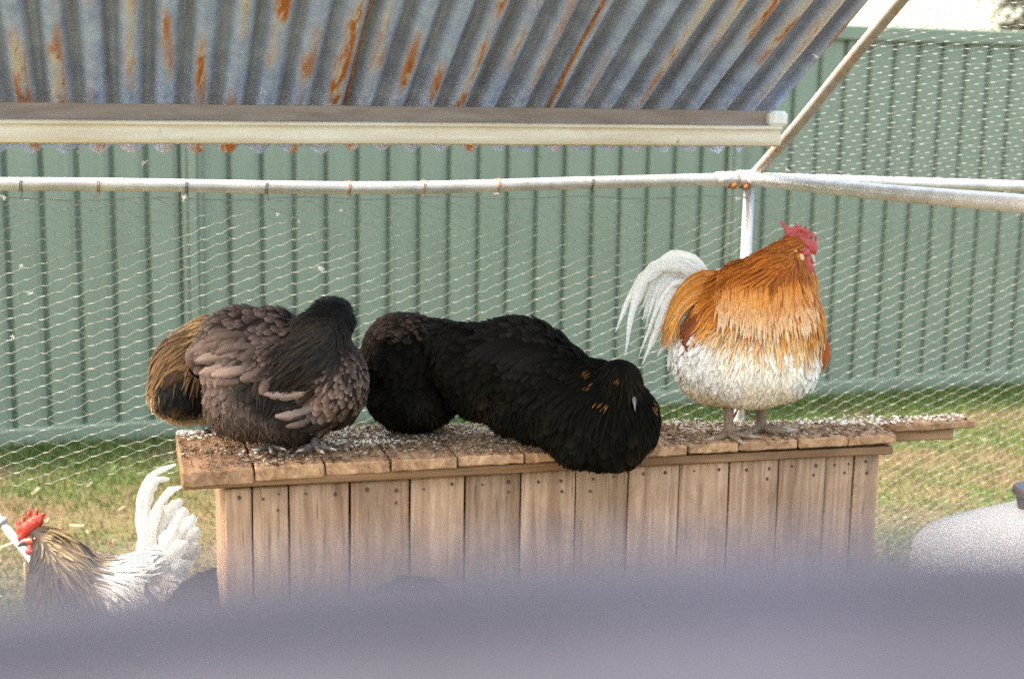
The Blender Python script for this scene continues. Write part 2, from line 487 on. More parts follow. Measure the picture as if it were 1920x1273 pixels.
# ------------------------------------------------------------------ tree beyond the fence
def make_tree():
    base = at_d(1985, 500, 19.0); base[2] = 0.0
    root = empty('gum_tree', base)
    tag(root, 'sparse olive leaved tree rising beyond the fence at the right', 'tree')
    P = [(0, 0, 0), (0.06, 0.02, 1.0), (-0.03, 0.05, 2.0), (0.05, 0, 3.2), (0.0, 0.05, 4.2)]
    parts = [tube(spline(P, 12), np.linspace(0.15, 0.04, 12), 9)]
    tips = []
    for k in range(22):
        z = random.uniform(1.7, 3.9); a = random.uniform(0, 2 * pi); L = random.uniform(0.6, 1.15)
        p0 = np.array((0.0, 0.03, z)); p1 = p0 + np.array((cos(a) * L * 0.5, sin(a) * L * 0.5, 0.25)); p2 = p0 + np.array((cos(a) * L, sin(a) * L, 0.35 + random.uniform(-.1, .4)))
        parts.append(tube(spline([p0, p1, p2], 6), np.linspace(0.035, 0.008, 6), 6)); tips += [p1, p2]
    obj('trunk', mesh_from('trunk', *merge(parts), MAT['bark'], True), root)
    V, F, Cc = [], [], []
    for i in range(15000):
        t = random.choice(tips) + np.array([random.gauss(0, 0.17), random.gauss(0, 0.17), random.gauss(0, 0.15)])
        L, w = random.uniform(0.05, 0.10), random.uniform(0.018, 0.036)
        d = np.array([random.gauss(0, 1), random.gauss(0, 1), random.gauss(-0.7, 0.7)]); d /= np.linalg.norm(d)
        s = np.cross(d, [random.gauss(0, 1), random.gauss(0, 1), random.gauss(0, 1)]); s /= np.linalg.norm(s) + 1e-6
        k = len(V)
        V += [t - d * L, t + s * w, t + d * L, t - s * w]; F.append((k, k + 1, k + 2, k + 3))
        c = np.array([0.048, 0.052, 0.028]) * random.uniform(0.6, 1.5) + np.array([0.02, 0.0, 0]) * random.random()
        Cc += [c] * 4
    obj('crown', mesh_from('crown', V, F, MAT['leaf'], cols=np.array(Cc)), root)
make_tree()

# ------------------------------------------------------------------ pen frame and netting
CU, CV, CZ = 1.711, 3.70, 1.239           # corner joint of the pen
def netting(name, org, ax, ay, n1, n2, parent, cx=0.0385, d=0.0295, warp=None, tw=0.0125, rt=0.00115, rs=0.0005, mat='wire', mat2='wire_dull', skip=None):
    org, ax, ay = np.array(org, float), np.array(ax, float), np.array(ay, float)
    nrm = np.cross(ax, ay)
    V, F, MI = [], [], []
    def seg(a, b, r):
        t = b - a; t = t / np.linalg.norm(t)
        s = np.cross(t, nrm); s /= np.linalg.norm(s)
        k = len(V)
        for p in (a, b):
            V.append(p + nrm * r); V.append(p - nrm * r * .5 + s * r * .87); V.append(p - nrm * r * .5 - s * r * .87)
        for j in range(3):
            j2 = (j + 1) % 3
            F.append((k + j, k + j2, k + 3 + j2, k + 3 + j)); MI.append(0 if r == rt else 1)
    rg = np.random.default_rng(3)
    J = rg.normal(0, 1, (n1 + 1, n2 + 2, 3)) * np.array([0.0016, 0.0014, 0.002])
    def pt(i, j, e):
        x = i * cx + e * tw / 2; y = (j + 0.5 * (i % 2)) * d
        w = warp(x, y) if warp else (0, 0, 0)
        q = J[i, j]
        return org + ax * (x + q[0] + w[0]) + ay * (y + q[1] + w[1] + e * 0.0010 * (1 if (i * 7 + j) % 2 else -.3)) + nrm * (q[2] + w[2])
    for i in range(n1):
        for j in range(n2):
            if skip and skip(i * cx, j * d): continue
            a, b = pt(i, j, -1), pt(i, j, 1)
            seg(a, b, rt)
            if i + 1 < n1:
                j1, j2 = (j, j - 1) if i % 2 == 0 else (j + 1, j)
                for jj in (j1, j2):
                    if 0 <= jj < n2: seg(b, pt(i + 1, jj, -1), rs)
    me = mesh_from(name, V, F, MAT[mat]); me.materials.append(MAT[mat2])
    me.polygons.foreach_set('material_index', MI); me.update()
    return obj(name, me, parent)

def make_pen():
    root = empty('pen_frame', (0, 0, 0))
    tag(root, 'galvanised pipe pen frame hung with wire netting behind the bench', 'pen')
    # back rail with its slight sag
    P = spline([(-1.5, CV, 1.212), (-0.28, CV, 1.224), (0.63, CV, 1.2135), (1.2, CV, 1.226), (CU, CV, CZ)], 40)
    obj('back_rail', mesh_from('back_rail', *tube(P, 0.0165, 14), MAT['galv_pipe'], True), root)
    P = spline([(CU, CV, CZ), (3.0, CV + 0.015, 1.206), (5.4, CV + 0.02, 1.155)], 14)
    obj('back_rail', mesh_from('back_rail', *tube(P, 0.0165, 14), MAT['galv_pipe'], True), root)
    P = spline([(CU, CV, CZ), (CU + .005, 3.0, 1.252), (CU + 0.01, 2.1, 1.275), (CU + 0.01, 0.6, 1.29)], 20)
    obj('side_rail', mesh_from('side_rail', *tube(P, 0.019, 14), MAT['galv_pipe'], True), root)
    obj('corner_post', mesh_from('corner_post', *tube([(CU, CV, 0), (CU + .002, CV, 0.6), (CU, CV, CZ)], 0.0155, 14), MAT['galv_pipe'], True), root)
    for u in (-1.5, 5.4):
        obj('post', mesh_from('post', *tube([(u, CV, 0), (u, CV, 1.21)], 0.0165, 12), MAT['galv_pipe'], True), root)
    # rafter pipe climbing towards the ridge
    P = spline([(CU + 0.005, CV, CZ), (CU + .008, 3.44, 1.392), (CU, 2.94, 1.687), (CU, 1.9, 2.29)], 24)
    obj('rafter', mesh_from('rafter', *tube(P, 0.0155, 12), MAT['rusty_pipe'], True), root)
    obj('rafter', mesh_from('rafter', *tube([(-1.5, CV, 1.212), (-1.5, 1.9, 2.29)], 0.0155, 12), MAT['rusty_pipe'], True), root)
    obj('rafter', mesh_from('rafter', *tube([(5.4, CV, 1.228), (5.4, 1.9, 2.29)], 0.0155, 12), MAT['rusty_pipe'], True), root)
    obj('ridge_pipe', mesh_from('ridge_pipe', *tube([(-1.5, 1.9, 2.29), (5.4, 1.9, 2.29)], 0.0165, 12), MAT['galv_pipe'], True), root)
    # flattened joint and rusty bolt at the corner
    V, F = merge([tube([(CU - 0.10, CV, CZ - .003), (CU - 0.03, CV, CZ)], 0.0205, 12), tube([(CU - 0.035, CV, CZ), (CU + 0.03, CV, CZ)], 0.0225, 12)])
    obj('joint_sleeve', mesh_from('joint_sleeve', V, F, MAT['galv_pipe'], True), root)
    V, F = merge([tube([(CU - 0.02, CV - 0.03, CZ - 0.022), (CU - 0.02, CV + 0.03, CZ - 0.022)], 0.007, 6), tube([(CU - 0.055, CV - 0.024, CZ - 0.02), (CU - 0.055, CV + 0.02, CZ - 0.02)], 0.0085, 7)])
    obj('rusty_bolt', mesh_from('rusty_bolt', V, F, MAT['rust'], True), root)
    # tie wires wrapped round the back rail
    for px in (35, 180, 345, 495, 650, 790, 930, 1105):
        p = at_v(px, 350, CV); u = p[0]
        zc = float(np.interp(u, [-1.5, -0.28, 0.63, 1.2, CU], [1.212, 1.224, 1.2135, 1.226, CZ]))
        Q = []
        for k in range(22):
            a = k / 12 * 2 * pi * 1.3
            Q.append((u + 0.006 * k / 12, CV + sin(a) * 0.0178, zc + cos(a) * 0.0178))
        Q += [(u + 0.008, CV - 0.014, zc - 0.022), (u + 0.012 * random.uniform(-1, 1), CV - 0.008, zc - random.uniform(.024, .034))]
        obj('tie_wire', mesh_from('tie_wire', *tube(Q, 0.0011, 5), MAT['nail'] if px % 2 else MAT['rust'], True), root)
    # netting: back, hung from the rail and pulled about a little
    def warp(x, y):
        u = x - 1.5
        sag = -0.02 * math.exp(-((u - 0.6) / 0.9) ** 2) * (y / 1.2)
        skew = 0.10 * (1 - y / 1.2) * (math.sqrt((u - 0.9) ** 2 + 0.15) - 0.7)
        return (0.010 * sin(y * 5 + x * 1.3), sag + skew + 0.006 * sin(x * 3.1 + y * 2), 0.012 * sin(x * 4.2) * sin(y * 5.0) + 0.008 * sin(x * 9 + y * 7))
    nb = netting('netting', (-1.5, CV - 0.012, 0.03), (1, 0, 0), (0, 0, 1), 180, 40, root, warp=warp, skip=lambda x, y: x - 1.5 < 0.32 and y < 0.41 + 0.02 * sin(x * 9))
    # netting: roof bay right of the rafter
    sl = Vector((0, -(CV - 1.9), 2.29 - 1.235)).normalized()
    def warp2(x, y): return (0.006 * sin(y * 6), 0.006 * sin(x * 5), -0.028 * sin(min(1, y / 2.1) * pi) + 0.008 * sin(x * 6 + y * 5))
    netting('netting', (CU + 0.012, CV, CZ - 0.004), (1, 0, 0), tuple(sl), 92, 60, root, warp=warp2, rt=0.0015, rs=0.0007, mat='wire_bright', mat2='wire')
    # the edge wire along the rail
    P = [(u, CV - 0.014, 1.2 - 0.012 + 0.004 * sin(u * 17)) for u in np.linspace(-1.5, CU, 60)]
    obj('edge_wire', mesh_from('edge_wire', *tube(P, 0.0011, 4), MAT['wire']), root)
make_pen()

# ------------------------------------------------------------------ corrugated roof and its beam
ROOF_V, ROOF_Z, ROOF_A = 3.63, 1.335, math.atan(0.564)
def make_roof():
    root = empty('corrugated_roof', (0, ROOF_V, ROOF_Z))
    tag(root, 'rust streaked corrugated iron roof sloping over the bench', 'roof')
    edges = [(-0.72, 0.531), (0.475, 1.035), (0.98, 1.66)]
    pit = 0.078; amp = 0.0125; L = 1.5
    for si, (u0, u1) in enumerate(edges):
        n = int(round((u1 - u0) / pit * 10)); my = 14
        V = np.zeros((n + 1, my + 1, 3))
        for i in range(n + 1):
            x = u0 + (u1 - u0) * i / n
            for j in range(my + 1):
                y = -0.040 + (L + 0.040) * j / my
                V[i, j] = (x, y, amp * cos(2 * pi * x / pit + .6) + 0.003 * si + 0.004 * sin(y * 2.1 + si) + 0.002 * sin(x * 6 + y * 3) - (0.004 * random.random() if j == 0 else 0))
        if si % 2: V[:, 0, 1] += 0.012
        F = []
        for i in range(n):
            for j in range(my):
                a = i * (my + 1) + j
                F.append((a, a + my + 1, a + my + 2, a + 1))
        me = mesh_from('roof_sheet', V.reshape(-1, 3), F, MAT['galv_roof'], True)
        o = obj('sheet', me, root)
        o.rotation_euler = Matrix(((1, 0, 0), (0, -cos(ROOF_A), -0.0), (0, 0, 0))).to_3x3().to_euler() if False else (0, 0, 0)
        # slope: +y of the sheet climbs towards the camera
        o.matrix_local = Matrix(((1, 0, 0, 0), (0, -cos(ROOF_A), sin(ROOF_A), 0), (0, sin(ROOF_A), cos(ROOF_A), 0), (0, 0, 0, 1)))
        md = o.modifiers.new('thickness', 'SOLIDIFY'); md.thickness = 0.0009; md.offset = 0
    # rust-bled overlap seams: the doubled edge shows as a thin rusty lip
    for u in (0.531, 1.035):
        P = []
        for y in np.linspace(0.19, L, 30):
            z = amp * cos(2 * pi * u / pit + .6) - 0.002 + 0.004 * sin(y * 2.1)
            P.append((u + 0.002 * sin(y * 9), -y * cos(ROOF_A) + z * sin(ROOF_A), y * sin(ROOF_A) + z * cos(ROOF_A)))
        obj('rusted_lap', mesh_from('rusted_lap', *tube(P, 0.0038, 6), MAT['rust'], True), root)
    # beam: gutter-like folded section, u from far left to the rafter
    bm_root = empty('roof_beam', (0, 3.415, 1.345))
    tag(bm_root, 'cream painted rolled steel beam carrying the roof edge', 'beam')
    def extr(name, prof, u0, u1, mat, n=40, closed=True):
        V = []; F = []; k = len(prof)
        for i in range(n + 1):
            u = u0 + (u1 - u0) * i / n
            for (y, z) in prof: V.append((u, y, z + 0.0015 * sin(u * 2.3) + 0.004 * max(0, u - .4) - 0.002))
        for i in range(n):
            for j in range(k if closed else k - 1):
                j2 = (j + 1) % k
                F.append((i * k + j, i * k + j2, (i + 1) * k + j2, (i + 1) * k + j))
        if closed:
            F.append(tuple(range(k - 1, -1, -1))); F.append(tuple(n * k + j for j in range(k)))
        o = obj(name, mesh_from(name, V, F, MAT[mat]), bm_root)
        for p in o.data.polygons: p.use_smooth = len(p.vertices) == 4
        md = o.modifiers.new('edges', 'EDGE_SPLIT'); md.split_angle = radians(40)
        return o
    # lower roll: lip bead at the top, hollow, then a rounded belly
    lower = [(-0.030, 0.047), (-0.036, 0.044), (-0.0365, 0.038), (-0.031, 0.034), (-0.0285, 0.029), (-0.030, 0.022), (-0.034, 0.013), (-0.034, 0.004), (-0.029, -0.004), (-0.018, -0.0075), (0.012, -0.0075), (0.012, 0.047)]
    extr('front_roll', lower, -0.74, 1.648, 'beam')
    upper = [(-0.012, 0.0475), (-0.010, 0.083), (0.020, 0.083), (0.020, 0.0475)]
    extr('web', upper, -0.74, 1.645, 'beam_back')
    # white end cap, chamfered
    V, F = merge([box_vf(1.640, -0.006, 0.066, 0.050, 0.062, 0.040, 0.009)])
    obj('end_cap', mesh_from('end_cap', V, F, MAT['white_paint']), bm_root)
make_roof()

# ------------------------------------------------------------------ bench
BZ, BV = 0.68, 2.936
def make_bench():
    root = empty('wooden_bench', (0.9, 3.1, 0))
    tag(root, 'long weathered timber bench boxed in with vertical palings', 'bench')
    def place(name, V, F, mat, loc):
        V = [(x, y, z) for x, y, z in V]
        return obj(name, mesh_from(name, V, F, mat), root, (loc[0] - 0.9, loc[1] - 3.1, loc[2]))
    def rough_board(sx, sy, sz, seed, chew=0.004):
        # a sawn board with waney arrises and chewed ends; long axis chosen by the caller
        bm = bmesh.new()
        bmesh.ops.create_cube(bm, size=1.0, matrix=Matrix.Diagonal((sx, sy, sz, 1)))
        bmesh.ops.bevel(bm, geom=bm.edges[:], offset=0.003, segments=1, affect='EDGES', profile=0.5)
        big = [e for e in bm.edges if e.calc_length() > 0.06]
        bmesh.ops.subdivide_edges(bm, edges=big, cuts=5, use_grid_fill=True)
        for v in bm.verts:
            n = vnoise(v.co, 34, seed); n2 = vnoise(v.co, 90, seed + 5)
            v.co += Vector((n, vnoise(v.co, 40, seed + 2), n2)) * chew * 0.55
        bm.verts.index_update()
        V = [v.co[:] for v in bm.verts]; F = [tuple(v.index for v in f.verts) for f in bm.faces]; bm.free()
        return V, F
    # top boards run front to back, ends showing along the front
    xs = [340, 477.5, 611, 735, 858.5, 985, 1101, 1206, 1291.5, 1386, 1498, 1591.5, 1683]
    us = []
    for k, x in enumerate(xs):
        y = 885 - (885 - 815) * (x - 340) / (1680 - 340)
        us.append(at_z(x, y, BZ)[0])
    for k in range(len(us) - 1):
        a, b = us[k] + 0.0018, us[k + 1] - 0.0018
        th = 0.034 - 0.012 * min(1, k / 4)
        back = float(np.interp((a + b) / 2, [0.1, 0.55, 1.33, 1.8], [3.275, 3.27, 3.15, 3.095])) + random.uniform(-.008, .008)
        front = BV + random.uniform(-0.004, 0.004)
        if k == 2: front += 0.006
        V, F = rough_board(b - a, back - front, th, k * 3.1)
        place('top_board', V, F, MAT['deck'], ((a + b) / 2, (front + back) / 2, BZ - th / 2 + random.uniform(-.0015, .0015)))
    for (xa, xb, k) in ((1687, 1776, 20), (1778, 1862, 21)):
        a, b = at_z(xa, 803, BZ + .004)[0], at_z(xb, 800, BZ + .004)[0]
        front = 3.015; back = 3.085
        V, F = rough_board(b - a - .003, back - front, 0.019, k)
        place('top_board', V, F, MAT['deck'], ((a + b) / 2, (front + back) / 2, BZ + 0.004 - 0.0095))
    # ledgers under the boards
    th0 = 0.034
    V, F = rough_board(us[-1] - us[0] - 0.004, 0.035, 0.020, 50)
    z_l = BZ - 0.022 - 0.0125
    o = place('ledger', V, F, MAT['ledger'], ((us[0] + us[-1]) / 2, 2.9615, z_l - 0.0015)); o.rotation_euler = (0, radians(0.28), 0)
    V, F = rough_board(1.2, 0.045, 0.026, 51)
    place('ledger', V, F, MAT['ledger'], (1.385, 3.052, BZ - 0.005 - 0.0265))
    V, F = rough_board(0.006, 0.043, 0.024, 52, .001)
    place('painted_end', V, F, MAT['white_paint'], (1.990, 3.055, BZ - 0.005 - 0.0265))
    V, F = rough_board(us[-1] - us[0] - 0.2, 0.035, 0.03, 53)
    place('ledger', V, F, MAT['ledger'], ((us[0] + us[-1]) / 2, 3.16, BZ - 0.055))
    # white painted batten along the back left edge
    V, F = rough_board(0.20, 0.02, 0.012, 54)
    place('painted_batten', V, F, MAT['white_paint'], (us[0] + 0.105, 3.285, BZ - 0.0015))
    # front palings
    px = [419, 473, 541.5, 656.5, 769, 873, 977.5, 1080, 1178.5, 1272.5, 1366, 1458, 1546, 1600, 1646]
    pv = 2.968
    pu = [at_v(x, 930, pv)[0] for x in px]
    nail_bm = bmesh.new(); bmesh.ops.create_cone(nail_bm, segments=7, radius1=0.0032, radius2=0.0026, depth=0.004, cap_ends=True, matrix=Matrix.Rotation(pi / 2, 4, 'X'))
    nail = bpy.data.meshes.new('nail'); nail_bm.to_mesh(nail); nail_bm.free(); nail.materials.append(MAT['nail'])
    top = BZ - 0.054
    for k in range(len(pu) - 1):
        a, b = pu[k] + random.uniform(.0012, .0028), pu[k + 1] - random.uniform(.0012, .003)
        off = random.uniform(-.003, .003)
        h = top - 0.0
        V, F = rough_board(b - a, 0.017, h, 100 + k, 0.0022)
        place('paling', V, F, MAT['paling'], ((a + b) / 2, pv + 0.0085 + off, h / 2 + 0.002))
        w = b - a
        for f in ((0.27, 0.75) if w > 0.07 else (0.5,)):
            for dz in (0.018 + random.uniform(-.004, .006), 0.045 + random.uniform(-.006, .006)):
                if dz > 0.03 and random.random() < 0.6: continue
                nl = obj('nail', nail, root, (a + w * f + random.uniform(-.006, .006) - 0.9, pv + off - 0.001 - 3.1, top - dz)); sc_ = random.uniform(.6, 1.35); nl.scale = (sc_, 1, sc_ * random.uniform(1, 1.5))
    # end walls and corner posts
    for side in (0, 1):
        u = pu[0] + 0.008 if side == 0 else pu[-1] - 0.008
        for j, v in enumerate((3.02, 3.11, 3.195)):
            V, F = rough_board(0.016, 0.08, top, 200 + j + side * 5, .002)
            place('paling', V, F, MAT['paling'], (u, v + 0.012, top / 2 + 0.002))
    n_b = 12
    for k in range(n_b):
        w = (pu[-1] - pu[0] - 0.04) / n_b
        V, F = rough_board(w - 0.003, 0.016, top, 240 + k, .002)
        place('paling', V, F, MAT['paling'], (pu[0] + 0.02 + w * (k + .5), 3.245, top / 2 + 0.002))
    for u in (pu[0] + 0.035, pu[-1] - 0.035):
        for v in (3.01, 3.215):
            V, F = rough_board(0.038, 0.038, top, 220 + u, .002)
            place('leg', V, F, MAT['paling'], (u, v, top / 2 + 0.002))
    # bracing strut under the right overhang
    V, F = tube([(1.765, 3.03, 0.60), (1.82, 3.045, 0.645)], 0.007, 6)
    place('brace', V, F, MAT['ledger'], (0.9 - 0.9 + 0.9, 3.1, 0)) if False else obj('brace', mesh_from('brace', [(a - .9, b - 3.1, c) for a, b, c in V], F, MAT['ledger']), root)
    return us
US = make_bench()

def make_bench_litter():
    V, F, Cc = [], [], []
    from mathutils import noise
    n = 0
    while n < 5200:
        u = random.uniform(US[0] + 0.005, 2.03); v = random.uniform(BV + 0.004, 3.27)
        if u > US[-1] and v < 3.02: continue
        if v > np.interp(u, [0.1, 0.55, 1.33, 1.8, 2.05], [3.27, 3.265, 3.145, 3.09, 3.08]): continue
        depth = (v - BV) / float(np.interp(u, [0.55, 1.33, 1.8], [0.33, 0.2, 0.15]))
        patch = noise.noise(Vector((u * 5, v * 8, 1.0))) + 0.35 * noise.noise(Vector((u * 19, v * 25, 4.0)))
        dens = max(0.05, 0.30 + depth * 0.55 + patch * 0.8) * (0.6 if u < 0.28 else 1.0)
        if random.random() > dens: continue
        n += 1
        L, w = random.uniform(0.002, 0.008), random.uniform(0.001, 0.0045)
        a = random.uniform(0, pi); zt = BZ + random.uniform(0.001, 0.004 + 0.013 * max(0, patch + .3) * depth)
        t = Vector((random.gauss(0, .35), random.gauss(0, .35), 1)).normalized()
        d = Vector((cos(a), sin(a), 0)); d = (d - t * d.dot(t)).normalized(); s = t.cross(d)
        p = Vector((u, v, zt)); k = len(V)
        V += [(p - d * L - s * w)[:], (p + d * L - s * w * .6)[:], (p + d * L * .8 + s * w)[:], (p - d * L * .7 + s * w * .8)[:]]
        if random.random() < 0.5:
            V += [(p + t * w * 0.9)[:]]; F += [(k, k + 1, k + 4), (k + 1, k + 2, k + 4), (k + 2, k + 3, k + 4), (k + 3, k, k + 4)]; m_ = 5
        else:
            F.append((k, k + 1, k + 2, k + 3)); m_ = 4
        c = random.choice([(0.26, 0.16, 0.09), (0.13, 0.075, 0.045), (0.36, 0.25, 0.15), (0.17, 0.10, 0.06), (0.08, 0.047, 0.03), (0.42, 0.34, 0.25)])
        if depth + patch * 0.5 > 0.68 and random.random() < 0.85: c = random.choice([(0.80, 0.71, 0.56), (0.74, 0.61, 0.43), (0.82, 0.77, 0.67)])   # paler chips towards the back: the sunlit far strip put into their colour
        Cc += [np.array(c) * random.uniform(.85, 1.15)] * m_
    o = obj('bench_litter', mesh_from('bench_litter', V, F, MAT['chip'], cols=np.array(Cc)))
    tag(o, 'brown and straw coloured chips and droppings strewn over the bench top', 'litter', kind='stuff')
make_bench_litter()

# ------------------------------------------------------------------ birds
def eval_mods(me, mods):
    o = bpy.data.objects.new('tmp', me); COL.objects.link(o)
    for kind, kw in mods:
        md = o.modifiers.new(kind, kind)
        for k, v in kw.items(): setattr(md, k, v)
    dg = bpy.context.evaluated_depsgraph_get(); dg.update()
    out = bpy.data.meshes.new_from_object(o.evaluated_get(dg))
    bpy.data.objects.remove(o); bpy.data.meshes.remove(me)
    return out
def blobs_to_mesh(blobs, voxel=0.006, smooth=8):
    bm = bmesh.new()
    for c, r, rot in blobs:
        mt = Matrix.Translation(c) @ rot.to_4x4() @ Matrix.Diagonal((*r, 1))
        bmesh.ops.create_icosphere(bm, subdivisions=3, radius=1.0, matrix=mt)
    me = bpy.data.meshes.new('blob'); bm.to_mesh(me); bm.free()
    return eval_mods(me, [('REMESH', dict(mode='VOXEL', voxel_size=voxel)), ('SMOOTH', dict(factor=0.6, iterations=smooth))])

# feather kinds: length, half width, spacing, lift, stations, width profile, angle jitter, length jitter
PROF = {'round': [0.45, 0.85, 1.0, 0.92, 0.45], 'lance': [0.55, 0.95, 0.9, 0.6, 0.08], 'wisp': [0.8, 1.0, 0.1]}
KIND = {
    'scale':  dict(L=0.040, W=0.0120, s=0.0135, lift=0.16, p='round', ja=0.16, jl=0.2, arch=0.35),
    'fine':   dict(L=0.027, W=0.0080, s=0.0088, lift=0.16, p='round', ja=0.18, jl=0.2, arch=0.35),
    'big':    dict(L=0.055, W=0.0150, s=0.0160, lift=0.14, p='round', ja=0.14, jl=0.2, arch=0.3),
    'hackle': dict(L=0.075, W=0.0042, s=0.0074, lift=0.085, p='lance', ja=0.10, jl=0.3, arch=0.3),
    'shackle': dict(L=0.040, W=0.0034, s=0.0058, lift=0.10, p='lance', ja=0.14, jl=0.3, arch=0.3),
    'soft':   dict(L=0.040, W=0.0100, s=0.0105, lift=0.12, p='lance', ja=0.28, jl=0.3, arch=0.2),
    'down':   dict(L=0.032, W=0.0058, s=0.0066, lift=0.085, p='lance', ja=0.35, jl=0.35, arch=0.1, flat=True),
    'fluff':  dict(L=0.017, W=0.0016, s=0.0049, lift=0.32, p='wisp', ja=0.50, jl=0.45, arch=0.0),
}

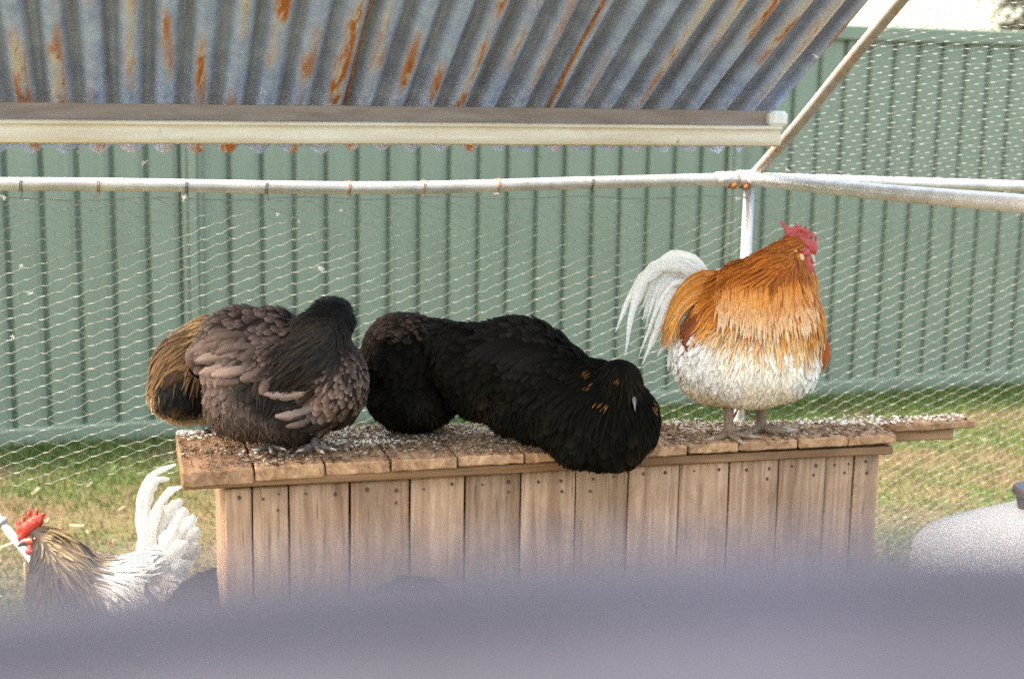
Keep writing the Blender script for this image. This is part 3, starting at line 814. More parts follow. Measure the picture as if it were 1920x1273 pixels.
class Bird:
    """A bird laid out from its outline in the photograph at its own distance, with real thickness in depth."""
    def __init__(self, name, label, d0, base_px, base_z, group=None):
        self.d0 = d0; self.k = d0 / FPX
        b = at_d(base_px, 700, d0); b[2] = base_z
        self.base = b
        self.root = empty(name, b, -YAW)
        tag(self.root, label, 'chicken' if 'rooster' not in name else 'rooster', group)
        self.ax = RT0; self.ay = np.array([sin(YAW), cos(YAW), 0.0])
        self.blobs = []
    def P(self, x, y, dd=0.0):                    # photo outline point -> local metres
        w = at_d(x, y, self.d0 + dd) - self.base
        return np.array([w @ self.ax, w @ self.ay, w[2]])
    def ground_y(self, x, dd, z=0.006):           # photo row where height z is met at this depth
        y = 900.0
        for _ in range(12):
            w = at_d(x, y, self.d0 + dd)[2]; y += (w - z) / (self.d0 + dd) * FPX
        return y
    def ball(self, x, y, rx, ry, dd=0.0, rd=None, tilt=0.0):
        rd = rd if rd is not None else (rx + ry) / 2
        self.blobs.append((Vector(self.P(x, y, dd)), (rx * self.k, rd * self.k, ry * self.k), Matrix.Rotation(radians(tilt), 3, 'Y')))
    def limb(self, a, b, n=5):                    # (x, y, r, dd)
        for t in np.linspace(0, 1, n):
            x, y, r, d = [p + (q - p) * t for p, q in zip(a, b)]
            self.ball(x, y, r, r, d)
    def finish_body(self, anchors, mat, voxel=0.006, smooth=8, seed=1, dens=1.0, body_dark=0.75):
        rg = np.random.default_rng(seed)
        me = blobs_to_mesh(self.blobs, voxel, smooth)
        nv = len(me.vertices)
        co = np.zeros(nv * 3); me.vertices.foreach_get('co', co); co = co.reshape(-1, 3)
        A = np.array([self.P(a[0], a[1]) for a in anchors])[:, [0, 2]]
        DIR = np.array([[a[2], -a[3]] for a in anchors], float); DIR /= np.linalg.norm(DIR, axis=1)[:, None]
        TYP = [a[4] for a in anchors]; CB = np.array([a[5] for a in anchors]); CT = np.array([a[6] for a in anchors])
        def wts(p, pw):
            d = np.linalg.norm(p[:, None, [0, 2]] - A[None], axis=2) + 1e-4
            w = d ** -pw
            return w / w.sum(1)[:, None]
        def flow(p, n):
            w = wts(p, 3.0)
            f2 = w @ DIR
            f = np.stack([f2[:, 0], np.zeros(len(p)), f2[:, 1]], 1)
            f -= n * np.sum(f * n, 1)[:, None]
            return f / (np.linalg.norm(f, axis=1)[:, None] + 1e-6)
        bc = (wts(co, 5) @ CB) * body_dark
        ca = me.color_attributes.new('Col', 'FLOAT_COLOR', 'POINT'); c4 = np.ones((nv, 4)); c4[:, :3] = bc
        ca.data.foreach_set('color', c4.ravel().astype(np.float32))
        me.materials.clear(); me.materials.append(MAT[mat]); me.shade_smooth()
        obj('body', me, self.root)
        # scatter
        me.calc_loop_triangles()
        nt = len(me.loop_triangles); tri = np.zeros(nt * 3, dtype=np.int64); me.loop_triangles.foreach_get('vertices', tri); tri = tri.reshape(-1, 3)
        a, b, c = co[tri[:, 0]], co[tri[:, 1]], co[tri[:, 2]]
        cr = np.cross(b - a, c - a); area = np.linalg.norm(cr, axis=1) / 2; nn = cr / (2 * area[:, None] + 1e-12)
        tot = area.sum(); M = int(tot / 0.0040 ** 2 * 1.6)
        ti = rg.choice(nt, M, p=area / tot); r1 = np.sqrt(rg.random(M)); r2 = rg.random(M)
        pts = a[ti] * (1 - r1)[:, None] + b[ti] * (r1 * (1 - r2))[:, None] + c[ti] * (r1 * r2)[:, None]; nr = nn[ti]
        near = np.argmin(np.linalg.norm((pts + rg.normal(0, 0.006, pts.shape))[:, None, [0, 2]] - A[None], axis=2), axis=1)
        bvh = BVHTree.FromPolygons([tuple(v) for v in co], [tuple(t) for t in tri.tolist()])
        self.bvh = bvh
        kinds = {}
        grids = {}
        for i in range(M):
            ty = TYP[near[i]]
            if ty is None: continue
            s = KIND[ty]['s'] / dens
            g = grids.setdefault(ty, {})
            p = pts[i]; key = (int(p[0] // s), int(p[1] // s), int(p[2] // s)); ok = True
            for dx in (-1, 0, 1):
                for dy in (-1, 0, 1):
                    for dz in (-1, 0, 1):
                        for q in g.get((key[0] + dx, key[1] + dy, key[2] + dz), ()):
                            if (q[0] - p[0]) ** 2 + (q[1] - p[1]) ** 2 + (q[2] - p[2]) ** 2 < s * s: ok = False; break
                        if not ok: break
                    if not ok: break
                if not ok: break
            if ok:
                g.setdefault(key, []).append(p); kinds.setdefault(ty, []).append(i)
        Vs, Fs, Cs, Us = [], [], [], []; off = 0
        for ty, ids in kinds.items():
            K = KIND[ty]; ids = np.array(ids); n = len(ids); w = PROF[K['p']]; S = len(w)
            P = pts[ids].copy(); N = nr[ids].copy()
            L = K['L'] * (1 + rg.uniform(-K['jl'], K['jl'], n)); Wd = K['W'] * (1 + rg.uniform(-.2, .2, n)); ja = rg.normal(0, K['ja'], n)
            wt = wts(P, 5.0); cb = wt @ CB; ct = wt @ CT
            jit = rg.normal(1, 0.05 if K.get('flat') else 0.16, (n, 1)).clip(.55, 1.5); lift = K['lift'] * rg.uniform(0.5, 1.5, n)
            cols_n = 2 if K['p'] == 'wisp' else 3
            V = np.zeros((n, S, cols_n, 3)); C = np.zeros((n, S, cols_n, 3)); U = np.zeros((n, S, cols_n, 2))
            Nn = N.copy()
            for k in range(S):
                t = k / (S - 1)
                f = flow(P, Nn); b_ = np.cross(Nn, f)
                d = f * np.cos(ja)[:, None] + b_ * np.sin(ja)[:, None]; sd = np.cross(Nn, d)
                ctr = P + Nn * (-0.0012 + lift * L * (t ** 0.9))[:, None]
                wk = (Wd * w[k])[:, None]
                col = (cb * (1 - t ** 1.3) + ct * t ** 1.3) * jit * (1.0 if (cols_n == 2 or K.get('flat')) else 0.55 + 0.55 * t)  # roots painted darker: shade between overlapping feathers put into the colour
                if cols_n == 3:
                    V[:, k, 0] = ctr - sd * wk - Nn * wk * K['arch']; V[:, k, 1] = ctr; V[:, k, 2] = ctr + sd * wk - Nn * wk * K['arch']
                    e_ = .9 if K.get('flat') else .7; C[:, k, 0] = col * e_; C[:, k, 1] = col * 1.1; C[:, k, 2] = col * e_  # edges darkened in the colour too, for the same overlap shade
                    U[:, k, 0] = (-1, t); U[:, k, 1] = (0, t); U[:, k, 2] = (1, t)
                else:
                    V[:, k, 0] = ctr - sd * wk; V[:, k, 1] = ctr + sd * wk; C[:, k, :] = col[:, None]; U[:, k, 0] = (-1, t); U[:, k, 1] = (1, t)
                P = P + d * (L / (S - 1))[:, None]
                if k < S - 1:
                    for i in range(n):
                        q, nq, _, _ = bvh.find_nearest(P[i])
                        P[i] = q; Nn[i] = 0.6 * Nn[i] + 0.4 * np.array(nq)
                    Nn /= np.linalg.norm(Nn, axis=1)[:, None]
            idx = (np.arange(n) * S * cols_n)[:, None, None] + off
            quads = []
            for k in range(S - 1):
                for j in range(cols_n - 1):
                    quads.append([k * cols_n + j, k * cols_n + j + 1, (k + 1) * cols_n + j + 1, (k + 1) * cols_n + j])
            Fs.append((idx + np.array(quads)[None]).reshape(-1, 4))
            Vs.append(V.reshape(-1, 3)); Cs.append(C.reshape(-1, 3)); Us.append(U.reshape(-1, 2)); off += n * S * cols_n
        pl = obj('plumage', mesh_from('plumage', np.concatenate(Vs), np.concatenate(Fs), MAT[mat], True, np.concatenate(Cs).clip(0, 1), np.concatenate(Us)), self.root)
        pl['kind'] = 'stuff'
        return self
    def S(self, x, y, off=0.0):                   # the same, lying on the plumage
        d = ray(x, y); o = CAM - self.base
        ol = Vector((o @ self.ax, o @ self.ay, o[2])); dl = Vector((d @ self.ax, d @ self.ay, d[2]))
        hit, _, _, dist = self.bvh.ray_cast(ol, dl.normalized())
        if hit is None:
            q, _, _, _ = self.bvh.find_nearest(Vector(self.P(x, y)))
            return (x, y, q[1] - self.P(x, y)[1] + off)
        return (x, y, dist / dl.length - self.d0 + off)
    def feather(self, name, path, w_px, cb, ct, mat, n=14, prof=None, seed=0, cup=0.25, face=None, notch=0.12):
        """one long quill: path of (x, y, dd), half width in photo pixels"""
        rr = random.Random(seed)
        C = spline([self.P(*p) for p in path], n)
        prof = prof or [0.35, 0.8, 1.0, 1.0, 0.9, 0.7, 0.15]
        fr = frames(C); V, Cc, U = [], [], []
        view = Vector((0, -1, 0)) if face is None else Vector(face).normalized()
        jit = rr.uniform(.88, 1.1)
        for i, (p, t, _, _) in enumerate(fr):
            s = i / (n - 1); wv = np.interp(s, np.linspace(0, 1, len(prof)), prof) * w_px * self.k
            b = t.cross(view)
            if b.length < 0.2: b = t.cross(Vector((0, 0, 1)))
            b.normalize(); nn = b.cross(t)
            if nn.dot(view) < 0: nn = -nn
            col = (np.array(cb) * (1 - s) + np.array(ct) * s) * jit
            for j, e in enumerate((-1, -0.5, 0, 0.5, 1)):
                ww = wv * e * (1 + (rr.uniform(-notch, notch) if abs(e) == 1 else 0))
                V.append((p + b * ww - nn * (abs(e) ** 1.5 * cup * wv - (0.001 if j == 2 else 0)))[:])
                Cc.append(col * (1.06 if j == 2 else 1.0 - 0.06 * abs(e))); U.append((e, s * 1.6))
        F = []
        for i in range(n - 1):
            for j in range(4):
                F.append((i * 5 + j, i * 5 + j + 1, i * 5 + j + 6, i * 5 + j + 5))
        return obj(name, mesh_from(name, V, F, MAT[mat], True, np.array(Cc).clip(0, 1), U), self.root)
    def feather_tuft(self, name, n, fn, mat):
        """many slim quills joined: fn(i) -> (path, w_px, cb, ct)"""
        Vs, Fs, Cs, Us = [], [], [], []; off = 0
        for i in range(n):
            path, w, cb, ct = fn(i)
            o = self.feather('tmp', path, w, cb, ct, mat, 9, [0.5, 0.9, 1, .8, .1], i)
            me = o.data; k = len(me.vertices)
            v = np.zeros(k * 3); me.vertices.foreach_get('co', v); c = np.zeros(k * 4, dtype=np.float32); me.color_attributes['Col'].data.foreach_get('color', c)
            u = np.zeros(k * 2, dtype=np.float32); me.attributes['fuv'].data.foreach_get('vector', u)
            Vs.append(v.reshape(-1, 3)); Cs.append(c.reshape(-1, 4)[:, :3]); Us.append(u.reshape(-1, 2))
            Fs += [tuple(q + off for q in p.vertices) for p in me.polygons]; off += k
            bpy.data.objects.remove(o); bpy.data.meshes.remove(me)
        o = obj(name, mesh_from(name, np.concatenate(Vs), Fs, MAT[mat], True, np.concatenate(Cs), np.concatenate(Us)), self.root)
        o['kind'] = 'stuff'
        return o
    def lump(self, name, balls, mat, voxel=0.0022, smooth=3, rough=0.0, parent=None):
        sv, self.blobs = self.blobs, []
        for b in balls: self.ball(*b)
        me = blobs_to_mesh(self.blobs, voxel, smooth); self.blobs = sv
        if rough:
            for v in me.vertices: v.co += v.normal * vnoise(v.co, 150, 2) * rough
        me.materials.clear(); me.materials.append(MAT[mat]); me.shade_smooth()
        return obj(name, me, parent or self.root)
    def beak(self, a, b, w_px, mat, hook=0.0):
        """from base a to tip b (x, y, dd): upper and lower mandible"""
        A, B = Vector(self.P(*a)), Vector(self.P(*b)); L = (B - A).length
        mid = A + (B - A) * 0.55 + Vector((0, 0, 0.10 * L))
        pts = spline([A[:], mid[:], (B - Vector((0, 0, hook * L)))[:]], 9)
        up = obj('beak', mesh_from('beak', *tube(pts, [w_px * self.k * r for r in (1, .97, .92, .84, .72, .58, .42, .26, .06)], 10), MAT[mat], True), self.root)
        lo = [p - np.array([0, 0, w_px * self.k * 0.55]) for p in pts[:7]]
        obj('lower_mandible', mesh_from('lower_mandible', *tube(lo, [w_px * self.k * r for r in (.8, .75, .68, .58, .45, .3, .05)], 8), MAT[mat], True), up)
    def eye(self, x, y, dd, r_px):
        bm = bmesh.new(); bmesh.ops.create_uvsphere(bm, u_segments=12, v_segments=8, radius=r_px * self.k)
        me = bpy.data.meshes.new('eye'); bm.to_mesh(me); bm.free(); me.materials.append(MAT['iris']); me.shade_smooth()
        o = obj('eye', me, self.root, self.P(x, y, dd))
        bm = bmesh.new(); bmesh.ops.create_uvsphere(bm, u_segments=10, v_segments=6, radius=r_px * self.k * 0.62)
        me = bpy.data.meshes.new('pupil'); bm.to_mesh(me); bm.free(); me.materials.append(MAT['eye']); me.shade_smooth()
        obj('pupil', me, o, (0.0, -r_px * self.k * 0.5, 0))
    def leg(self, hip, ankle, toes, r_px, mat, claw=True):
        """hip and ankle (x, y, dd), toes: list of point lists ending in the claw"""
        H, K = self.P(*hip), self.P(*ankle)
        n = 16
        pts = [H + (K - H) * t for t in np.linspace(0, 1, n)]
        rad = [r_px * self.k * (1.12 - 0.25 * t + 0.10 * (i % 2) + 0.30 * max(0, (t - .85) / .15)) for i, t in enumerate(np.linspace(0, 1, n))]
        parts = [tube(pts, rad, 10)]
        claws = []
        for tp in toes:
            Q = spline([K] + [self.P(*p) for p in tp], 11)
            rr = [r_px * self.k * (0.80 - 0.38 * i / 10 + 0.07 * (i % 2)) for i in range(11)]
            parts.append(tube(Q[:9], rr[:9], 8))
            e = Q[-1]; dirv = (Q[-1] - Q[-3]); dirv /= np.linalg.norm(dirv) + 1e-9
            cl = [Q[8], Q[9], Q[10] + dirv * 0.002, Q[10] + dirv * 0.008 + np.array([0, 0, -0.002])]
            claws.append(tube(spline(cl, 6), [r_px * self.k * r for r in (.45, .42, .36, .26, .15, .04)], 7))
        o = obj('leg', mesh_from('leg', *merge(parts), MAT[mat], True), self.root)
        for c in claws: obj('claw', mesh_from('claw', *c, MAT['claw'], True), o)
        return o

MAT['grey_beak'] = M_flat('grey_beak', (0.09, 0.083, 0.088), 0.35, 0.3, 90)
# ---- colours (linear)
WHITE, CREAM = (0.82, 0.765, 0.69), (0.80, 0.62, 0.40)
OR_D, OR_M, OR_L, BUFF = (0.34, 0.082, 0.010), (0.54, 0.155, 0.016), (0.70, 0.295, 0.055), (0.82, 0.58, 0.28)
RUST = (0.26, 0.065, 0.018)

def rooster_right():
    B = Bird('rooster', 'white rooster with orange hackle standing at the right end of the bench', 3.36, 1400, BZ)
    b = B.ball
    b(1395, 672, 132, 92, 0.0, 118); b(1340, 690, 78, 72, 0.02, 88); b(1455, 680, 80, 78, -0.01, 95)
    b(1400, 720, 92, 46, 0.0, 84); b(1318, 655, 58, 70, 0.03, 70)
    b(1418, 585, 92, 92, -0.01, 92, -20); b(1450, 545, 72, 82, -0.01, 72); b(1470, 505, 50, 56, 0, 48)
    b(1486, 474, 34, 34, 0, 30); b(1478, 620, 66, 90, -0.02, 84); b(1395, 545, 58, 58, 0.01, 60)
    b(1345, 560, 52, 48, 0.05, 62, 20); b(1368, 605, 75, 75, 0.0, 85)
    hk = lambda x, y, dx, dy, c0, c1, t='hackle': (x, y, dx, dy, t, c0, c1)
    A = [
        hk(1490, 458, -.7, .5, OR_D, OR_M, 'shackle'), hk(1505, 480, -.2, 1, OR_D, OR_M, 'shackle'), hk(1470, 470, -.75, .6, OR_D, OR_M, 'shackle'),
        hk(1435, 480, -.8, .6, OR_D, OR_M), hk(1400, 510, -.72, .7, OR_D, OR_M), hk(1365, 540, -.75, .65, OR_D, OR_M), hk(1335, 575, -.6, .8, OR_M, OR_L),
        hk(1455, 520, -.45, .9, OR_D, OR_M), hk(1490, 530, -.05, 1, OR_D, OR_M), hk(1515, 545, .2, 1, OR_M, OR_L),
        hk(1400, 575, -.4, .92, OR_D, OR_M), hk(1450, 580, -.15, 1, OR_M, OR_L), hk(1500, 590, .08, 1, OR_M, OR_L), hk(1530, 600, .25, 1, OR_M, OR_L),
        hk(1345, 588, -.35, .95, OR_M, BUFF), hk(1385, 592, -.2, 1, OR_M, BUFF), hk(1430, 595, -.05, 1, OR_M, BUFF), hk(1480, 596, .08, 1, OR_M, BUFF), hk(1520, 602, .18, 1, OR_M, BUFF),
        (1325, 545, -.95, .4, 'hackle', OR_M, OR_L), (1302, 588, -.5, .9, 'fine', RUST, RUST), (1330, 622, -.2, 1, 'down', WHITE, WHITE),
        (1285, 640, -.25, 1, 'scale', WHITE, WHITE), (1320, 650, -.2, 1, 'scale', WHITE, WHITE), (1300, 690, -.1, 1, 'down', WHITE, WHITE), (1385, 645, -.1, 1, 'down', CREAM, WHITE), (1430, 648, 0, 1, 'down', CREAM, WHITE), (1480, 648, .05, 1, 'down', CREAM, WHITE), (1335, 648, -.1, 1, 'down', CREAM, WHITE),
        (1290, 720, -.1, 1, 'down', WHITE, CREAM), (1350, 705, -.05, 1, 'down', WHITE, WHITE), (1400, 710, 0, 1, 'down', WHITE, CREAM), (1450, 715, .05, 1, 'down', WHITE, CREAM),
        (1500, 700, .1, 1, 'down', WHITE, WHITE), (1525, 670, .15, 1, 'scale', WHITE, WHITE), (1535, 640, .15, 1, 'scale', WHITE, WHITE),
        (1340, 750, -.1, 1, 'down', (.76, .68, .56), CREAM), (1400, 755, 0, 1, 'down', (.76, .68, .56), CREAM), (1460, 745, .1, 1, 'down', (.76, .68, .56), CREAM),
    ]
    B.finish_body(A, 'feather', 0.0065, 10, 11)
    # far wing, rusty, and its white front
    for i in range(9):
        t = i / 8
        B.feather('wing_feather', [(1520 + 8 * t, 590 + 12 * t, 0.02 + .03 * t), (1545 - 3 * t, 650 + 5 * t, .03 + .03 * t), (1546 - 18 * t, 690 + 24 * t, 0.04 + .03 * t)], 11, (0.34, 0.08, 0.02), (0.42, 0.10, 0.02), 'feather', 9, seed=i)
    for i in range(5):
        B.feather('wing_feather', [B.S(1315, 585 + 4 * i, -.002), B.S(1292, 612 + 5 * i, -.008), B.S(1272 + 4 * i, 636 + 6 * i, -.008)], 8, RUST, (.16, .045, .02), 'feather', 9, seed=i + 80)
    # tail: sickles and main feathers
    S = [
        ([(1345, 540, .06), (1290, 498, .05), (1235, 496, .04), (1190, 540, .03), (1154, 622, .03)], 9),
        ([(1345, 545, .05), (1282, 503, .03), (1225, 508, .02), (1190, 565, .01), (1172, 668, .0)], 12),
        ([(1340, 545, .07), (1300, 492, .08), (1255, 488, .09), (1215, 512, .10), (1188, 560, .10)], 15),
        ([(1340, 550, .06), (1290, 500, .07), (1245, 502, .07), (1215, 535, .07), (1196, 572, .07)], 13),
        ([(1335, 550, .05), (1285, 512, .05), (1240, 522, .05), (1222, 560, .05), (1205, 600, .05)], 12),
        ([(1335, 555, .04), (1272, 530, .03), (1235, 575, .03), (1198, 668, .03)], 6),
        ([(1330, 560, .04), (1268, 550, .03), (1238, 605, .02), (1204, 684, .02)], 9),
        ([(1325, 565, .04), (1270, 560, .04), (1240, 600, .04), (1228, 640, .04)], 10),
        ([(1320, 570, .03), (1268, 600, .02), (1250, 640, .02), (1232, 668, .02)], 7),
        ([(1315, 580, .03), (1270, 620, .02), (1257, 660, .02), (1252, 696, .02)], 6),
        ([(1312, 585, .03), (1275, 625, .03), (1266, 655, .03), (1262, 678, .03)], 8),
    ]
    for i, (p, w) in enumerate(S):
        B.feather('tail_feather', p, w, WHITE, (0.80, 0.78, 0.72), 'feather_white', 16, [.4, .8, 1, .95, .8, .55, .08], seed=i, cup=.16, notch=.3)
    for i in range(9):
        t = i / 8; e = random.Random(i).uniform(-8, 8)
        B.feather('tail_feather', [(1340, 548, .05), (1292 - 4 * t, 500 + 30 * t + e * .4, .06), (1240 + 6 * t, 506 + 44 * t + e, .05), (1196 + 34 * t + e, 585 + 66 * t, .04)], 4.5 + 2 * (i % 3), WHITE, (0.80, 0.78, 0.72), 'feather_white', 14, [.4, .8, 1, .9, .7, .4, .05], seed=i + 200, cup=.1, notch=.3)
    rr = random.Random(5)
    def sad(i):
        r = rr.random(); s = rr.random()
        x0, y0 = 1372 - 30 * s, 508 + 58 * r
        c0 = np.array(OR_M) * rr.uniform(.45, 1.3); c1 = np.array(OR_L if rr.random() < .75 else BUFF) * rr.uniform(.5, 1.3)
        return [(x0, y0, -.01 + .05 * (1 - r)), (1318 - 12 * s, 515 + 50 * r - 6 * s, -.02 + .04 * (1 - r)), (1272 - 8 * s + 6 * r, 550 + 45 * r, -.025 + .03 * (1 - r)), (1236 + 46 * rr.random() * r + 6 * s, 612 + 40 * rr.random() + 8 * r, -.02)], rr.uniform(1.4, 2.9), c0, c1
    B.feather_tuft('saddle_hackle', 190, sad, 'feather')
    def hang(i):          # long hackle points spilling over the breast
        t = rr.random(); x = 1350 + 176 * t; q_ = rr.random(); y = 522 + 72 * q_ - 20 * abs(2 * t - 1)
        f = (t - .5)
        c0 = np.array(OR_M) * rr.uniform(.7, 1.3); c1 = (np.array(CREAM) * q_ + np.array(OR_L) * (1 - q_)) * rr.uniform(.9, 1.12)
        return [B.S(x, y, .002), B.S(x + f * 14, y + 30, -.005), B.S(x + f * 22 + rr.uniform(-4, 4), y + 54 + rr.uniform(-8, 14), -.007)], rr.uniform(1.8, 2.8), c0, c1
    B.feather_tuft('neck_hackle', 420, hang, 'feather')
    # head
    comb = [(1490, 452, 22, 11, -.004, 9, 25), (1508, 456, 20, 12, -.010, 10, 25), (1522, 466, 11, 14, -.008, 9), (1527, 458, 6, 8, -.006, 6),
            (1484, 440, 16, 10, 0, 7, 45), (1477, 431, 10, 6, 0, 5, 50), (1470, 423, 7, 4, 0, 4, 55), (1465, 417, 4, 2.5, 0, 3, 55),
            (1496, 430, 9, 7, 0, 6), (1492, 422, 2.5, 5, 0, 3), (1502, 425, 2.5, 5, 0, 3), (1510, 434, 6, 6, 0, 5), (1511, 427, 2, 4, 0, 2.5), (1519, 442, 6, 6, -.003, 5), (1522, 436, 2, 4, 0, 2.5), (1530, 447, 3, 5, 0, 3), (1500, 444, 14, 8, .004, 6, 30)]
    B.lump('comb', comb, 'comb', 0.0021, 2, 0.0018)
    B.lump('wattle', [(1513, 488, 8, 10, -.030, 6), (1515, 502, 9, 13, -.034, 6), (1514, 514, 5, 7, -.032, 5)], 'comb', 0.002, 3, 0.001)
    B.lump('wattle', [(1520, 492, 6, 9, .012, 4), (1521, 503, 5, 9, .012, 4)], 'comb', 0.002, 3, 0.001)
    B.lump('earlobe', [(1501, 484, 7, 9, -.044, 6), (1500, 494, 5, 7, -.044, 5), (1490, 472, 6, 4, -.042, 5)], 'lobe', 0.002, 3, 0.0006)
    B.lump('face', [(1506, 474, 13, 12, -.024, 16), (1516, 480, 8, 8, -.010, 10)], 'comb', 0.0025, 3, 0.001)
    B.beak((1516, 480, -.010), (1529, 489, -.034), 6.5, 'beak', 0.25)
    B.eye(1504, 470, -.046, 3.6)
    # legs
    B.leg((1366, 735, -.01), (1366, 814, -.02), [[(1352, 819, -.05), (1330, 823, -.055)], [(1376, 820, -.06), (1392, 830, -.095)], [(1388, 816, -.04), (1418, 819, -.045)], [(1372, 812, .0), (1382, 806, .03)]], 9.5, 'leg')
    B.leg((1428, 735, .02), (1428, 800, .045), [[(1412, 808, .02), (1394, 812, .01)], [(1452, 808, .01), (1490, 806, 0.0)], [(1440, 804, .04), (1482, 803, .045)], [(1422, 802, .08), (1412, 798, .10)]], 10.5, 'leg')
    def spur(p): return obj('spur', mesh_from('spur', *tube(spline([B.P(*x) for x in p], 7), [B.k * r for r in (4, 3.6, 3, 2.6, 2, 1.4, .4)], 7), MAT['leg'], True), B.root)
    spur([(1424, 786, .04), (1405, 778, .03), (1392, 762, .03)]); spur([(1370, 788, -.01), (1378, 778, .01), (1384, 764, .02)])
rooster_right()

GREY, GREY_L, GREY_D = (0.020, 0.0125, 0.009), (0.145, 0.092, 0.072), (0.012, 0.008, 0.006)
PINK, PINK_L = (0.185, 0.12, 0.097), (0.29, 0.20, 0.165)
def hen_grey():
    B = Bird('hen', 'grey brown hen with scalloped feathers preening at the left end of the bench', 3.12, 530, BZ)
    b = B.ball
    b(510, 705, 132, 108, 0.03, 105); b(450, 645, 82, 72, 0.03, 82, -18); b(470, 760, 88, 68, 0.0, 78); b(540, 780, 88, 52, 0.0, 76)
    b(405, 668, 52, 46, 0.02, 56); b(635, 725, 55, 78, -0.02, 70, 8); b(600, 690, 70, 80, -0.01, 80); b(640, 680, 42, 40, 0, 50)
    b(595, 640, 62, 60, -0.02, 62, -25); b(565, 680, 58, 48, -.045, 55, -35); b(618, 596, 46, 38, 0.0, 42); b(622, 580, 40, 26, 0.02, 34); b(648, 605, 20, 26, 0.01, 28)
    b(505, 620, 60, 46, 0.03, 66)
    G = lambda x, y, dx, dy, t='scale', a=GREY, c=GREY_L: (x, y, dx, dy, t, a, c)
    NK, NK2 = (0.008, 0.006, 0.0045), (0.024, 0.016, 0.011)
    BK = (0.004, 0.0033, 0.0028)
    A = [G(400, 605, -.8, .5), G(440, 580, -.8, .35, 'scale'), G(490, 575, -.8, .2, 'scale'), G(540, 585, -.8, .3, 'scale'), G(520, 610, -.6, .7, 'scale'), G(440, 620, -.8, .6), G(400, 650, -.9, .45, 'big', GREY, PINK),
         G(480, 640, -.5, .85), G(520, 650, -.4, .9, 'fine'), G(375, 670, -1, .3, 'big', GREY, PINK), G(430, 690, -.6, .75, 'scale', GREY, PINK), G(480, 690, -.3, 1, 'scale', GREY_D, GREY), G(400, 715, -.3, 1),
         G(430, 745, 0, 1, 'fluff', (.085, .054, .041), (.12, .08, .06)), G(400, 735, -.2, 1, 'fluff', (.085, .054, .041), (.13, .085, .062)), G(470, 760, 0, 1, 'fluff', (.075, .048, .036), (.105, .07, .052)), G(450, 800, .1, 1, 'fluff', (.07, .045, .034), (.10, .067, .048)),
         G(500, 730, 0, 1, 'fluff', GREY_D, GREY), G(510, 800, .1, 1, 'fluff', (.05, .033, .025), (.08, .052, .038)), G(560, 815, .2, 1, 'fluff', (.03, .02, .016), (.05, .033, .025)),
         (600, 565, -.8, .4, 'fluff', BK, BK), (625, 565, .2, .6, 'fluff', BK, BK), (650, 585, .6, .8, 'fluff', BK, BK), (585, 590, -.8, .5, 'shackle', NK, NK2),
         (620, 605, -.75, .65, 'shackle', NK2, (.04, .026, .018)), (645, 620, -.6, .8, 'shackle', NK, (.045, .03, .02)), (590, 630, -.8, .6, 'hackle', NK, NK2), (630, 650, -.75, .65, 'hackle', NK, NK2), (560, 660, -.8, .6, 'hackle', NK, NK2), (600, 680, -.8, .6, 'hackle', NK, NK2), (545, 690, -.7, .7, 'hackle', BK, NK2), (580, 715, -.8, .5, 'shackle', BK, NK2), (530, 715, -.5, .8, 'shackle', BK, NK),
         G(660, 660, .1, 1, 'fine'), G(675, 690, .1, 1, 'fine', GREY, PINK), G(640, 690, -.35, .9, 'fine', GREY, PINK), G(680, 730, 0, 1, 'fine', GREY, GREY_L), G(650, 730, -.35, .95, 'fine', GREY, PINK), G(620, 740, -.6, .8, 'scale', GREY, PINK), G(670, 770, -.3, 1, 'scale', GREY_D, GREY), G(630, 780, -.6, .8, 'scale', GREY, GREY_L), G(590, 790, -.8, .6, 'scale', GREY_D, GREY), G(640, 810, -.2, 1, 'scale', GREY_D, GREY), G(600, 825, 0, 1, 'fluff', GREY_D, GREY), G(550, 760, -.8, .3, 'fluff', GREY_D, GREY)]
    B.finish_body(A, 'feather', 0.0065, 8, 21)
    # pale quills of the folded wing
    def on(pts, o0, o1): return [B.S(x, y, o0 + (o1 - o0) * i / (len(pts) - 1)) for i, (x, y) in enumerate(pts)]
    W = [([(604, 722), (570, 737), (532, 743), (494, 739)], 9, PINK_L), ([(608, 745), (585, 767), (552, 780), (516, 781)], 10, PINK_L), ([(612, 752), (592, 778), (562, 796), (536, 800)], 7, GREY_L), ([(640, 765), (615, 792), (588, 806), (562, 810)], 7, GREY)]
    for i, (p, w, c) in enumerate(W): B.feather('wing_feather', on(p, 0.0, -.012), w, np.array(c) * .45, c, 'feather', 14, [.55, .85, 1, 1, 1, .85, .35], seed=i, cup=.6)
    Q = [([(455, 640), (425, 646), (388, 650), (356, 661)], 14, PINK), ([(480, 655), (455, 652), (425, 656), (404, 664)], 10, PINK), ([(445, 668), (420, 668), (395, 671), (368, 677)], 10, PINK_L),
         ([(478, 690), (452, 696), (425, 701), (396, 704)], 11, PINK_L), ([(440, 690), (420, 692), (398, 696), (373, 700)], 10, PINK_L), ([(470, 712), (440, 719), (412, 720), (386, 714)], 8, GREY_L), ([(440, 628), (415, 624), (396, 634), (380, 648)], 8, GREY_L), ([(470, 632), (440, 630), (412, 634), (388, 640)], 9, GREY_L),
         ([(500, 640), (478, 655), (462, 668), (452, 676)], 9, GREY_L), ([(520, 700), (505, 712), (495, 725), (490, 740)], 9, GREY_L), ([(500, 690), (482, 700), (465, 708), (450, 712)], 9, PINK)]
    for i, (p, w, c) in enumerate(Q): B.feather('tail_feather', on(p, 0.0, -.014), w, np.array(c) * .35, c, 'feather', 14, [.5, .85, 1, 1, 1, .9, .4], seed=i + 20, cup=.5)
